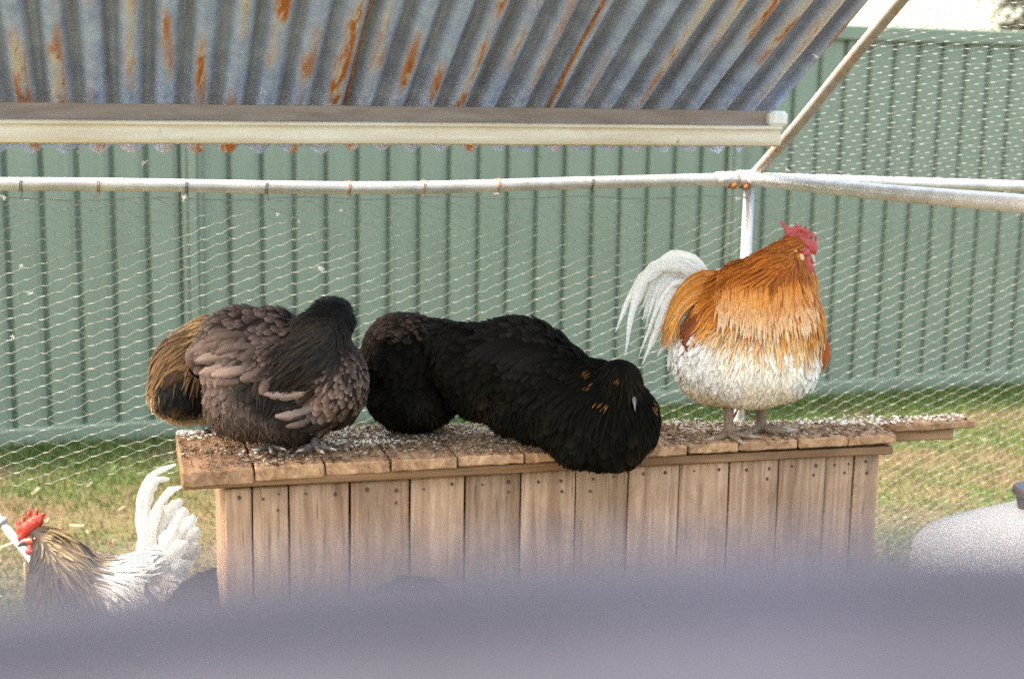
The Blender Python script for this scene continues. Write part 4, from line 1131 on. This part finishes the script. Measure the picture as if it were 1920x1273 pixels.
    B.leg((590, 815, -.02), (592, 838, -.06), [[(575, 842, -.09), (560, 845, -.11)], [(598, 843, -.1), (606, 848, -.13)], [(612, 840, -.07), (626, 842, -.08)]], 7, 'dark_leg')
    B.leg((510, 820, 0), (506, 838, -.03), [[(492, 842, -.06), (480, 844, -.08)], [(508, 843, -.07), (508, 847, -.1)], [(520, 840, -.05), (532, 842, -.06)]], 7, 'dark_leg')
    B.beak((640, 612, .05), (655, 628, .08), 5, 'dark_beak', .2)
hen_grey()

def hen_brown():
    B = Bird('hen', 'brown hen with buff fluff crouching behind the grey hen', 3.34, 365, BZ)
    b = B.ball
    b(365, 705, 82, 92, 0.02, 88); b(345, 735, 66, 62, 0, 72); b(395, 655, 62, 66, 0.02, 66); b(415, 720, 66, 80, 0.03, 76); b(322, 742, 45, 46, 0, 48); b(440, 640, 42, 46, .06, 44); b(480, 620, 30, 30, .08, 30)
    BR, BR2, BU, BU2, BK = (0.085, 0.042, 0.018), (0.25, 0.135, 0.055), (0.42, 0.27, 0.14), (0.60, 0.42, 0.24), (0.005, 0.004, 0.0035)
    A = [(400, 600, -.8, .5, 'shackle', BR2, (.5, .3, .12)), (370, 630, -.7, .7, 'hackle', BR, BR2), (400, 640, -.7, .7, 'hackle', BR, BR2), (330, 640, -.6, .8, 'hackle', BR, BR2), (345, 660, -.7, .7, 'hackle', BR, BR2), (310, 675, -.4, .9, 'hackle', BR, BR2), (300, 700, -.4, .9, 'shackle', BR, BU),
         (335, 700, -.3, 1, 'fine', BK, BK), (350, 725, -.2, 1, 'fine', BK, BK), (325, 740, -.2, 1, 'fine', BK, BK), (370, 710, -.2, 1, 'fine', BK, BK), (380, 745, 0, 1, 'fine', BK, BK), (308, 755, 0, 1, 'fluff', BK, BR), (360, 680, -.4, 1, 'fine', BK, BK), (345, 760, 0, 1, 'fluff', BK, BR),
         (285, 730, -.3, 1, 'fluff', BU, BU2), (282, 755, -.2, 1, 'fluff', BU, BU2), (300, 785, 0, 1, 'fluff', BU, BU2), (340, 795, .1, 1, 'fluff', BU, BU2), (385, 795, .2, 1, 'fluff', BU, BU2), (420, 790, .2, 1, 'fluff', BU, BU), (318, 775, 0, 1, 'fluff', BU, BU2), (430, 640, -.5, .8, 'shackle', BR, BR2)]
    B.finish_body(A, 'feather', 0.0065, 8, 31)
    for i in range(4):
        B.feather('wing_feather', [(385 - 4 * i, 668 + 6 * i, -.085), (350 - 4 * i, 690 + 6 * i, -.092), (318 - 3 * i, 700 + 10 * i, -.085), (298 + 4 * i, 716 + 12 * i, -.07)], 8, BR, BR2 if i == 0 else BK, 'feather', 10, seed=i)
    B.leg((390, 790, -.02), (398, 806, -.04), [[(385, 808, -.06), (372, 810, -.07)], [(402, 810, -.07), (404, 814, -.1)], [(414, 808, -.05), (424, 809, -.06)]], 6, 'dark_leg')
    B.leg((440, 790, -.02), (444, 804, -.03), [[(434, 806, -.05), (424, 808, -.06)], [(446, 808, -.06), (448, 811, -.09)]], 6, 'dark_leg')
    B.beak((502, 614, .08), (520, 622, .09), 5, 'dark_beak', .2)
    B.lump('comb', [(488, 594, 9, 5, .08, 3), (483, 590, 3, 5, .08, 2.5), (491, 588, 3, 5, .08, 2.5)], 'comb', .0022, 2)
hen_brown()

KB, KB2, KBR = (0.0028, 0.0026, 0.0016), (0.0066, 0.0056, 0.0036), (0.022, 0.0145, 0.0095)
def hen_round():
    B = Bird('hen', 'round blackish hen seen from behind, between the grey hen and the big black hen', 3.32, 775, BZ)
    b = B.ball
    b(768, 690, 96, 94, 0.02, 92); b(775, 745, 92, 66, 0.0, 84); b(760, 640, 76, 56, 0.03, 70); b(800, 660, 60, 60, .03, 60); b(728, 665, 52, 66, .02, 56); b(830, 652, 50, 56, .04, 56); b(800, 650, 34, 34, .10, 34); b(812, 640, 24, 22, .14, 24)
    A = [(700, 625, -.6, .6, 'fine', KBR, (.07, .045, .033)), (730, 598, -.6, .4, 'fine', KBR, (.08, .05, .037)), (770, 592, 0, .8, 'fine', KBR, (.07, .045, .033)), (805, 600, .4, .8, 'fine', KB2, KBR), (690, 660, -.3, 1, 'scale', KB, KBR), (740, 630, -.1, 1, 'scale', KB, KB2), (780, 640, 0, 1, 'scale', KB, KB2), (820, 650, .2, 1, 'scale', KB, KB2),
         (720, 690, 0, 1, 'scale', KB, KB2), (770, 700, 0, 1, 'scale', KB, KB2), (830, 700, .1, 1, 'scale', KB, KB2), (700, 730, -.1, 1, 'fluff', KB2, KBR), (750, 750, 0, 1, 'fluff', KB, KB2), (800, 750, 0, 1, 'fluff', KB2, KBR), (850, 750, .2, 1, 'fluff', KB, KB2), (720, 780, 0, 1, 'fluff', KB2, KBR), (780, 800, 0, 1, 'fluff', KB, KB2), (840, 785, .1, 1, 'fluff', KB2, KBR)]
    B.finish_body(A, 'feather_dark', 0.0065, 8, 41)
    B.leg((752, 800, 0), (750, 816, -.02), [[(735, 819, -.05), (722, 820, -.06)], [(752, 821, -.06), (750, 825, -.1)], [(766, 819, -.04), (782, 820, -.05)]], 7, 'dark_leg')
    B.leg((812, 800, 0), (814, 814, 0), [[(800, 817, -.03), (790, 818, -.04)], [(816, 819, -.05), (818, 822, -.08)], [(830, 816, -.02), (842, 817, -.03)]], 7, 'dark_leg')
    for i in range(5):
        B.feather('tail_feather', [(745 + 10 * i, 640, -.05), (740 + 12 * i, 665, -.085), (736 + 14 * i, 700, -.095)], 12, KB, KB2, 'feather_dark', 9, seed=i)
    B.beak((826, 642, .16), (840, 652, .18), 5, 'dark_beak', .2)
hen_round()

def hen_black():
    B = Bird('hen', 'big black hen with gold flecked neck hanging its breast over the bench edge', 3.14, 960, BZ)
    b = B.ball
    b(935, 690, 112, 92, 0.08, 98); b(880, 680, 72, 78, 0.08, 84); b(860, 655, 50, 54, .09, 60); b(838, 655, 46, 54, .12, 52); b(1000, 700, 92, 92, 0.05, 96); b(905, 740, 70, 52, .08, 76); b(985, 640, 82, 46, 0.06, 66, 14); b(1050, 700, 62, 62, 0.02, 70, 25)
    b(1090, 770, 100, 92, -0.02, 92); b(1030, 765, 78, 72, 0.02, 80); b(1000, 800, 46, 34, .02, 50); b(960, 775, 55, 45, .05, 60); b(1130, 800, 98, 84, -0.04, 84); b(1168, 790, 70, 78, -0.05, 66); b(1060, 800, 66, 56, -.02, 74); b(1090, 840, 60, 40, -.06, 50); b(1150, 845, 56, 40, -.06, 46)
    b(1120, 725, 66, 52, -.03, 58, 20); b(1165, 720, 40, 46, -.085, 40); b(1160, 705, 36, 32, -.085, 36); b(1180, 745, 26, 30, -.10, 30)
    GO = (0.26, 0.10, 0.018)
    S = lambda x, y, dx, dy, t='scale', a=KB, c=KB2: (x, y, dx, dy, t, a, c)
    A = [S(840, 620, -.9, .2), S(880, 605, -.9, .1), S(930, 600, -.9, .1, 'scale', KB2, (.013, .011, .0095)), S(980, 605, -.9, .3, 'scale', KB2, (.017, .0135, .012)), S(1030, 625, -.85, .5, 'scale', KB2, (.015, .012, .0105)), S(960, 630, -.85, .5, 'scale', KB2, (.015, .012, .0105)), S(1000, 655, -.8, .6, 'scale', KB2, (.013, .011, .0095)), S(1060, 660, -.8, .6),
         S(850, 680, -.6, .8), S(920, 690, -.7, .7), S(980, 710, -.6, .8), S(860, 740, -.3, 1, 'fluff'), S(920, 760, -.2, 1, 'fluff', KB, KBR), S(970, 780, -.2, 1, 'fluff', KB, KB2), S(1020, 740, -.6, .8),
         S(1060, 690, -.7, .6, 'shackle'), S(1100, 690, -.7, .5, 'shackle'), S(1080, 730, -.5, .9, 'hackle'), S(1125, 740, -.3, 1, 'hackle'), S(1115, 705, -.6, .7, 'shackle'),
         S(1150, 690, -.3, .8, 'shackle', KB, (.010, .007, .005)), S(1180, 690, .2, .9, 'shackle', (.010, .007, .005), (.016, .011, .007)), S(1165, 720, 0, 1, 'shackle'), S(1200, 720, .4, .9, 'shackle'), S(1185, 750, .1, 1, 'shackle'), S(1228, 755, .35, 1, 'shackle', KB, KB2), S(1222, 785, .2, 1, 'hackle', KB2, KBR), S(1195, 800, .1, 1, 'hackle', KB2, KBR),
         S(1060, 780, -.3, 1), S(1110, 790, -.1, 1), S(1160, 800, 0, 1), S(1040, 810, -.3, 1, 'fluff'), S(1080, 830, -.1, 1, 'soft'), S(1120, 850, 0, 1, 'soft'), S(1160, 860, .1, 1, 'soft', KB, KBR), S(1200, 840, .2, 1, 'soft'), S(1060, 860, -.2, 1, 'fluff', KB2, KBR), S(1130, 880, 0, 1, 'fluff'), S(1000, 815, -.2, 1, 'fluff')]
    B.finish_body(A, 'feather_dark', 0.0065, 8, 51)
    rr = random.Random(9)
    def fl(i):
        cx, cy, dd, dx, dy, n = [(1108, 700, -.118, -12, 7, 0), (1106, 722, -.128, -9, 6, 0), (1125, 757, -.150, -8, 10, 0), (1145, 762, -.152, -6, 10, 0), (1160, 712, -.148, -5, 7, 0), (1226, 757, -.068, 5, 14, 0), (1229, 764, -.05, 3, 13, 0)][i % 7]
        x, y = cx + rr.uniform(-8, 8), cy + rr.uniform(-6, 6)
        if i % 7 > 4: x = cx + rr.uniform(-3, 2)
        return [B.S(x, y, .0), B.S(x + dx * .5, y + dy * .5, -.007), B.S(x + dx, y + dy, -.006)], rr.uniform(.5, .95), np.array(GO) * rr.uniform(.4, 1.2), np.array(GO) * rr.uniform(.6, 1.3)
    B.feather_tuft('gold_flecks', 30, fl, 'feather')
    # wing coverts, slightly paler towards the tips
    for i in range(7):
        B.feather('wing_feather', [B.S(1050 - 12 * i, 668 - 5 * i, 0), B.S(1005 - 14 * i, 676 - 4 * i, -.006), B.S(960 - 14 * i, 694 - 4 * i, -.008)], 13, KB, (.011, .0095, .0085), 'feather_dark', 10, seed=i)
    for i in range(6):
        B.feather('tail_feather', [(880, 640 + 10 * i, .06), (845, 630 + 12 * i, .07), (815 + 2 * i, 628 + 16 * i, .09)], 12, KB, KB2, 'feather_dark', 9, seed=i)
    B.beak((1188, 745, -.128), (1191, 768, -.146), 4.2, 'grey_beak', .12)
    B.eye(1204, 730, -.100, 2.2); B.eye(1154, 732, -.122, 2.2)
    B.leg((985, 800, .09), (985, 822, .09), [[(972, 827, .06), (962, 828, .05)], [(1000, 826, .07), (1010, 827, .06)]], 7, 'dark_leg')
    B.leg((1050, 800, .09), (1052, 818, .1), [[(1040, 823, .07), (1030, 824, .06)], [(1064, 822, .08), (1074, 823, .07)]], 7, 'dark_leg')
hen_black()

def rooster_left():
    B = Bird('rooster', 'rooster with red comb, dark streaked neck and white tail standing on the ground', 3.50, 200, 0.0)
    b = B.ball
    b(80, 1010, 27, 25, 0, 24); b(92, 1022, 32, 34, 0, 30)
    B.limb((98, 1025, 36, 0), (128, 1095, 74, 0), 6)
    b(140, 1140, 82, 80, 0, 80); b(205, 1135, 120, 78, .02, 86); b(250, 1095, 70, 55, .03, 66); b(190, 1090, 70, 46, .02, 64); b(295, 1068, 50, 40, .05, 46, 40); b(220, 1180, 90, 60, .02, 72); b(300, 1110, 60, 50, .04, 56)
    D1, D2, ST = (0.012, 0.0085, 0.0055), (0.045, 0.032, 0.02), (0.30, 0.215, 0.105)
    WT = (0.78, 0.75, 0.69); TN = (0.50, 0.40, 0.29)
    A = [(62, 1000, .5, .6, 'shackle', D1, D2), (90, 995, .8, .5, 'shackle', D2, ST), (115, 1010, .8, .6, 'hackle', D2, ST), (140, 1035, .7, .8, 'hackle', D2, ST), (165, 1060, .6, .9, 'hackle', D2, (.15, .105, .055)), (80, 1020, .3, 1, 'shackle', D1, D1), (60, 1040, 0, 1, 'shackle', D1, D1), (100, 1035, .4, 1, 'shackle', D1, D1),
         (70, 1065, 0, 1, 'hackle', D1, D2), (100, 1070, .15, 1, 'hackle', D1, (.085, .058, .036)), (130, 1070, .3, 1, 'hackle', D1, (.065, .045, .028)), (80, 1110, 0, 1, 'hackle', D1, (.065, .045, .03)), (120, 1110, .1, 1, 'hackle', D1, (.075, .052, .034)), (160, 1110, .2, 1, 'hackle', D1, (.05, .035, .023)), (180, 1100, .3, 1, 'hackle', D1, D2), (110, 1150, 0, 1, 'hackle', D1, D2), (70, 1150, 0, 1, 'hackle', D1, D2), (160, 1160, .1, 1, 'soft', D1, D2), (120, 1200, 0, 1, 'soft', D1, D2),
         (195, 1060, .9, .3, 'hackle', WT, WT), (230, 1060, .9, .3, 'hackle', WT, WT), (215, 1085, .8, .6, 'hackle', WT, WT), (260, 1055, .8, -.3, 'soft', WT, WT), (290, 1060, .5, -.7, 'soft', WT, WT), (250, 1095, .6, .8, 'soft', TN, WT), (230, 1120, .5, .9, 'soft', (.35, .24, .16), TN), (290, 1095, .4, .8, 'soft', TN, WT), (330, 1080, .6, .5, 'soft', WT, WT), (320, 1120, .3, 1, 'fluff', TN, WT), (240, 1160, .2, 1, 'soft', (.3, .2, .13), TN), (240, 1220, 0, 1, 'soft', D1, D2), (290, 1160, .2, 1, 'fluff', TN, WT)]
    B.finish_body(A, 'feather', 0.0065, 7, 61)
    T = [([(292, 1070, .05), (266, 1010, .05), (262, 950, .05), (283, 893, .05), (330, 871, .05)], 7.5), ([(296, 1070, .05), (272, 1000, .05), (276, 940, .05), (292, 903, .04), (318, 898, .04)], 9), ([(300, 1070, .05), (284, 1010, .05), (294, 958, .05), (314, 925, .05), (341, 912, .05)], 9),
         ([(300, 1075, .06), (288, 1020, .06), (290, 980, .06), (300, 950, .06)], 20), ([(302, 1075, .06), (300, 1020, .07), (316, 965, .07), (340, 936, .07)], 17), ([(306, 1078, .06), (312, 1030, .07), (332, 985, .07), (348, 952, .07)], 18), ([(310, 1080, .06), (325, 1035, .07), (346, 995, .07), (365, 966, .07)], 18),
         ([(312, 1084, .06), (334, 1048, .07), (354, 1015, .07), (372, 990, .07)], 17), ([(315, 1090, .06), (340, 1060, .07), (358, 1035, .07), (372, 1018, .07)], 15), ([(296, 1080, .04), (300, 1050, .03), (318, 1010, .03), (332, 985, .03)], 18), ([(300, 1085, .03), (312, 1055, .02), (334, 1028, .02), (352, 1016, .02)], 16), ([(305, 1095, .02), (325, 1070, .015), (345, 1058, .02), (362, 1062, .03)], 13), ([(285, 1075, .03), (272, 1050, .03), (268, 1015, .03), (272, 985, .03)], 13)]
    for i, (p, w) in enumerate(T): B.feather('tail_feather', p, w, (.74, .71, .65), (.82, .80, .76), 'feather_white', 16, [.5, .85, 1, 1, .95, .8, .3], seed=i, cup=.15, notch=.25)
    rr = random.Random(3)
    def nk(i):
        t = rr.random(); x, y = 86 + 34 * t, 992 + 12 * t + rr.uniform(-3, 8)
        c = np.array(ST) * rr.uniform(.35, 1.35) if rr.random() < .75 else np.array(D1)
        ex, ey = 40 + rr.uniform(-10, 26), 22 + 20 * t + rr.uniform(-8, 20)
        dd = -.03 + .02 * rr.random()
        return [(x, y, dd), (x + ex * .5, y + ey * .35, dd - .012), (x + ex, y + ey, dd - .012)], rr.uniform(1.6, 2.8), c * .8, c
    B.feather_tuft('neck_hackle', 90, nk, 'feather')
    comb = [(56, 988, 26, 13, 0, 6, -35), (44, 996, 14, 14, 0, 6), (68, 978, 14, 12, 0, 6), (36, 988, 5, 12, 0, 4), (32, 980, 2.5, 8, 0, 3, -8), (45, 976, 3.5, 10, 0, 3), (43, 968, 2, 7, 0, 2.5, -5), (56, 966, 5, 12, 0, 3), (54, 958, 2, 7, 0, 2.5), (68, 964, 4, 12, 0, 3, 15), (70, 958, 2, 6, 0, 2.5, 20), (78, 968, 5, 9, 0, 3, 40), (81, 966, 3, 5, 0, 2.5, 60), (40, 1008, 8, 9, 0, 6)]
    q_ = MAT['comb']; MAT['comb'] = MAT['comb_bright']
    B.lump('comb', comb, 'comb', 0.0021, 2, 0.0012)
    B.lump('wattle', [(60, 1026, 9, 10, -.018, 5), (56, 1034, 10, 7, -.020, 5), (64, 1018, 9, 8, -.02, 5)], 'comb', 0.002, 3, 0.001)
    B.lump('face', [(60, 1014, 14, 8, -.016, 10)], 'comb', 0.0025, 3, 0.001)
    MAT['comb'] = q_
    B.beak((52, 1014, -.006), (32, 1024, -.008), 7, 'dark_beak', .1)
    B.eye(66, 1010, -.026, 3.4)
    for x0, dd in ((195, -.03), (245, .05)):
        g = lambda x, e: (x, B.ground_y(x, e), e)
        y1 = B.ground_y(x0, dd)
        B.leg((x0 - 4, 1195, dd + .01), (x0, y1 - 9, dd), [[g(x0 - 20, dd - .02), g(x0 - 42, dd - .03)], [g(x0 - 2, dd - .035), g(x0 - 8, dd - .07)], [g(x0 + 14, dd), g(x0 + 28, dd + .01)]], 8, 'leg')
MAT['comb_bright'] = M_flat('comb_bright', (0.42, 0.035, 0.014), 0.45, 0.3, 120, 0.0, 0.5)
rooster_left()

def hen_low(cx, top, d0, z_stand, label, seed, flip, sc=1.0):
    """black hen feeding with its head down, only its back shows"""
    B = Bird('hen', label, d0, cx, z_stand, 'black hens feeding round the bench')
    s = (-1 if flip else 1) * sc
    def b(x, y, rx, ry, dd=0.0, rd=None, tilt=0.0): B.ball(cx + s * x, top + y * sc, rx * sc, ry * sc, dd, rd * sc if rd else None, tilt * (1 if s > 0 else -1))
    b(0, 92, 96, 90, 0, 88); b(34, 118, 84, 84, 0.01, 84); b(-44, 118, 70, 80, 0, 78); b(92, 120, 36, 44, 0, 34, 30); b(-92, 150, 46, 54, 0, 46); b(-126, 192, 30, 42, 0, 32); b(-140, 232, 25, 25, 0, 24); b(0, 160, 80, 62, 0, 76)
    A = []
    for x in (-80, -30, 20, 70):
        for y in (20, 70, 120): A.append((cx + s * x, top + y * sc, s * .8, .4 * sc, 'scale', KB, KB2))
    for x in (-60, 0, 60): A.append((cx + s * x, top + 190 * sc, 0, 1, 'fluff', KB, KB2))
    for x, y in ((-116, 170), (-136, 215)): A.append((cx + s * x, top + y * sc, -s * .5, 1, 'shackle', KB, KB2))
    B.finish_body(A, 'feather_dark', 0.008, 7, seed, 0.85)
    for i in range(5): B.feather('tail_feather', [(cx + s * 70, top + (110 + 6 * i) * sc, -.02 + .01 * i), (cx + s * 108, top + (96 + 10 * i) * sc, -.02 + .01 * i), (cx + s * (128 + 2 * i), top + (104 + 14 * i) * sc, -.02 + .01 * i)], 12 * sc, KB, KB2, 'feather_dark', 9, seed=i)
    B.beak((cx - s * 156, top + 240 * sc, 0), (cx - s * 168, top + 262 * sc, 0), 6 * sc, 'dark_beak', .1)
    B.lump('comb', [(cx - s * 150, top + 214 * sc, 8, 7, 0, 3), (cx - s * 155, top + 210 * sc, 3, 5, 0, 2.5), (cx - s * 148, top + 207 * sc, 3, 5, 0, 2.5)], 'comb', .0022, 2)
    B.eye(cx - s * 146, top + 228 * sc, -.022, 3.2 * sc)
    for dx, dd in ((-14, -.04), (26, .035)):
        x0 = cx + s * dx; g = lambda x, e: (x, B.ground_y(x, e, z_stand + .006), e); y1 = B.ground_y(x0, dd, z_stand + .006)
        B.leg((x0, top + 205 * sc, dd), (x0, y1 - 9, dd), [[g(x0 - 18, dd - .02), g(x0 - 36, dd - .03)], [g(x0, dd - .03), g(x0 - 2, dd - .07)], [g(x0 + 16, dd), g(x0 + 30, dd + .01)]], 7.5 * sc, 'dark_leg')
hen_low(412, 1064, 3.36, 0.0, 'black hen back behind the left end of the bench, before the white tail', 71, True)
hen_low(775, 1078, 2.72, 0.10, 'black hen back showing low in front of the bench palings', 72, True, 1.0)
# ------------------------------------------------------------------ small things round the bench
def make_perch():
    a, b_ = at_d(640, 900, 2.72), at_d(910, 900, 2.72)
    root = empty('perch_plank', ((a[0] + b_[0]) / 2, (a[1] + b_[1]) / 2, 0), math.atan2(b_[1] - a[1], b_[0] - a[0]))
    tag(root, 'low wide plank on two blocks under the black hen before the bench', 'plank')
    L = math.hypot(b_[0] - a[0], b_[1] - a[1]) + 0.12
    obj('plank', mesh_from('plank', *box_vf(0, 0, 0.086, L, 0.26, 0.026, 0.003), MAT['deck']), root)
    for x in (-L * .36, L * .36): obj('block', mesh_from('block', *box_vf(x, 0, 0.0365, 0.09, 0.20, 0.072, 0.004), MAT['ledger']), root)
make_perch()

def make_drum():
    d = 2.75
    c = at_d(1990, 1010, d)
    root = empty('water_drum', (c[0], c[1], 0))
    tag(root, 'pale plastic drum with a dark cap at the right edge', 'drum')
    top = at_d(1910, 948, d)[2]
    R = (1990 - 1718) * d / FPX
    prof = [(R * .96, 0.0), (R, 0.02), (R, top - 0.22), (R * 1.015, top - 0.21), (R * 1.015, top - 0.195), (R, top - 0.185), (R, top - 0.115), (R * .985, top - 0.098), (R * .94, top - 0.084), (R * .72, top - 0.054), (R * .48, top - 0.024), (R * .34, top - 0.006), (R * .2, top), (0.001, top + 0.002)]
    V, F = [], []; n = 40
    for r, z in prof:
        for k in range(n): V.append((r * cos(2 * pi * k / n), r * sin(2 * pi * k / n), z))
    for i in range(len(prof) - 1):
        for k in range(n): F.append((i * n + k, i * n + (k + 1) % n, (i + 1) * n + (k + 1) % n, (i + 1) * n + k))
    obj('body', mesh_from('drum', V, F, MAT['drum'], True), root)
    cp = at_d(1944, 950, d) - np.array([c[0], c[1], 0])
    V, F = merge([tube([cp + np.array((0, 0, -0.01)), cp + np.array((0, 0, 0.022))], [0.034, 0.040], 20), tube([cp + np.array((0, 0, 0.022)), cp + np.array((0, 0, 0.026)), cp + np.array((0, 0, 0.036)), cp + np.array((0, 0, 0.040))], [0.043, 0.0475, 0.0475, 0.044], 24)])
    obj('cap', mesh_from('cap', V, F, MAT['cap_plastic'], False), root)
make_drum()

def make_stake():
    a, b_ = at_d(-40, 925, 3.70), at_d(58, 1048, 3.66)
    root = empty('pipe_stake', (b_[0], b_[1], 0))
    tag(root, 'thin grey pipe leaning behind the rooster at the left edge', 'pipe')
    O = np.array([b_[0], b_[1], 0])
    e = b_ + (b_ - a) * 3.4; e = b_ + (b_ - a) * ((b_[2] - 0.0) / (a[2] - b_[2]))
    obj('pipe', mesh_from('pipe', *tube([a - O, b_ - O, e - O], 0.0105, 12), MAT['galv_pipe'], True), root)
    c0 = at_d(0, 975, 3.683) - O; dv = (b_ - a) / np.linalg.norm(b_ - a)
    obj('collar', mesh_from('collar', *tube([c0, c0 + dv * 0.014], 0.0145, 12), MAT['galv_pipe'], True), root)
make_stake()

def make_peg():
    p0 = at_z(50, 1130, 0.0); d = float((p0 - CAM) @ FW)
    top = at_d(52, 1050, d)
    root = obj('garden_peg', mesh_from('garden_peg', *tube([(0, 0, 0), (0.002, 0, top[2] * .6), (0.0, 0, top[2])], [0.0055, 0.0055, 0.004], 8), MAT['ledger'], True), None, (p0[0], p0[1], 0))
    tag(root, 'thin pale wooden peg standing in the ground below the left pipe', 'peg')
make_peg()

# blurred foreground thing; bowl shape made up for its dark-to-light shading
def make_rail():
    """made-up round pan just under the lens, shaped so its far wall shades dark to light"""
    apex = at_d(1800, 1034, 0.26)
    away = np.array([sin(YAW), cos(YAW), 0.0]); R = 0.60
    c = apex - away * R
    root = empty('stand_in_pan', (c[0], c[1], 0))
    tag(root, 'blurred grey thing close in front along the bottom, built as a made-up shallow pan', 'pan')
    z0 = apex[2]; H = 0.043
    prof = [(R + 0.006, z0), (R, z0), (R - 0.001, z0 - 0.006), (R - 0.004, z0 - 0.012), (R - 0.010, z0 - 0.0185), (R - 0.019, z0 - 0.025), (R - 0.033, z0 - 0.031), (R - 0.06, z0 - 0.037), (R - 0.12, z0 - 0.041), (R - 0.2, z0 - H), (0.001, z0 - H)]
    V, F = [], []; n = 72
    tilt = 0.025
    for r, z in prof:
        for k in range(n):
            a = 2 * pi * k / n; x, y = r * cos(a), r * sin(a)
            V.append((x, y, z + tilt * (x * RT0[0] + y * RT0[1])))
    for i in range(len(prof) - 1):
        for k in range(n): F.append((i * n + k, (i + 1) * n + k, (i + 1) * n + (k + 1) % n, i * n + (k + 1) % n))
    o = obj('bowl', mesh_from('bowl', V, F, MAT['galv_rail'], True), root)
    md = o.modifiers.new('thickness', 'SOLIDIFY'); md.thickness = 0.0015
    for k in range(4):
        a = pi / 4 + k * pi / 2
        obj('stand_leg', mesh_from('stand_leg', *tube([(0.42 * cos(a), 0.42 * sin(a), 0.0), (0.36 * cos(a), 0.36 * sin(a), z0 - H - 0.014)], 0.018, 8), MAT['ledger']), root)
make_rail()

# stray down caught in the netting and on the rail
def make_down():
    spots = [(8, 371, 9, 'white down tuft on the netting just below the rail at the left edge'), (40, 498, 6, 'speck of down on the left netting, topmost of the lower three'), (57, 550, 6, 'speck of down on the left netting, middle of the lower three'), (24, 633, 6, 'speck of down on the left netting, lowest of the three'),
             (345, 372, 10, 'ragged down tuft under the back rail beside the left fence post'), (520, 402, 6, 'small down tuft on the netting above the grey hen head'), (560, 415, 5, 'tiny speck of down beside the small tuft above the grey hen'), (603, 504, 10, 'long curled white down on the netting over the grey hen'), (640, 395, 6, 'thin wisp of down below the middle of the back rail'),
             (930, 364, 6, 'down tuft under the back rail above the big black hen'), (1384, 372, 10, 'white down tuft below the rusty bolt of the pen corner'), (1530, 106, 7, 'down speck on the roof netting nearest the fence top'), (1475, 318, 7, 'down tuft on the right rail beside the foot of the rafter'), (270, 305, 9, 'down wisp dangling from the corrugated roof edge above the rail'), (152, 285, 7, 'down tuft clinging to the corrugated roof edge at the left')]
    for i, (x, y, r, lab) in enumerate(spots):
        v = CV - 0.022 if y > 340 else (3.60 if x < 600 else CV - 0.02)
        if x > 1400 and y < 330: v = 3.1 + (y - 60) / 270 * 0.5
        p = at_v(x, y, v); k = v / 0.95 / FPX
        V, F, Cc = [], [], []
        rr = random.Random(i)
        a0 = rr.uniform(0, 2 * pi)
        for j in range(7):
            a = a0 + rr.gauss(0, .55) + (pi if j % 3 == 0 else 0); L = r * k * rr.uniform(.4, 1.0); w = r * k * .13
            d = Vector((cos(a), rr.uniform(-.4, .4), sin(a) * .8)); s = d.cross(Vector((0, 1, 0))).normalized()
            q = len(V); o_ = Vector((rr.uniform(-.3, .3) * r * k, 0, rr.uniform(-.3, .3) * r * k))
            V += [(o_ - s * w)[:], (o_ + s * w)[:], (o_ + d * L * .6 + s * w * .9)[:], (o_ + d * L)[:], (o_ + d * L * .6 - s * w * .9)[:]]
            F.append((q, q + 1, q + 2, q + 3, q + 4)); Cc += [(0.74, 0.70, 0.64)] * 5
        o = obj('down_feather', mesh_from('down_feather', V, F, MAT['leaf'], cols=np.array(Cc)), None, p)
        tag(o, lab, 'feather', 'down tufts snagged on the pen')
make_down()
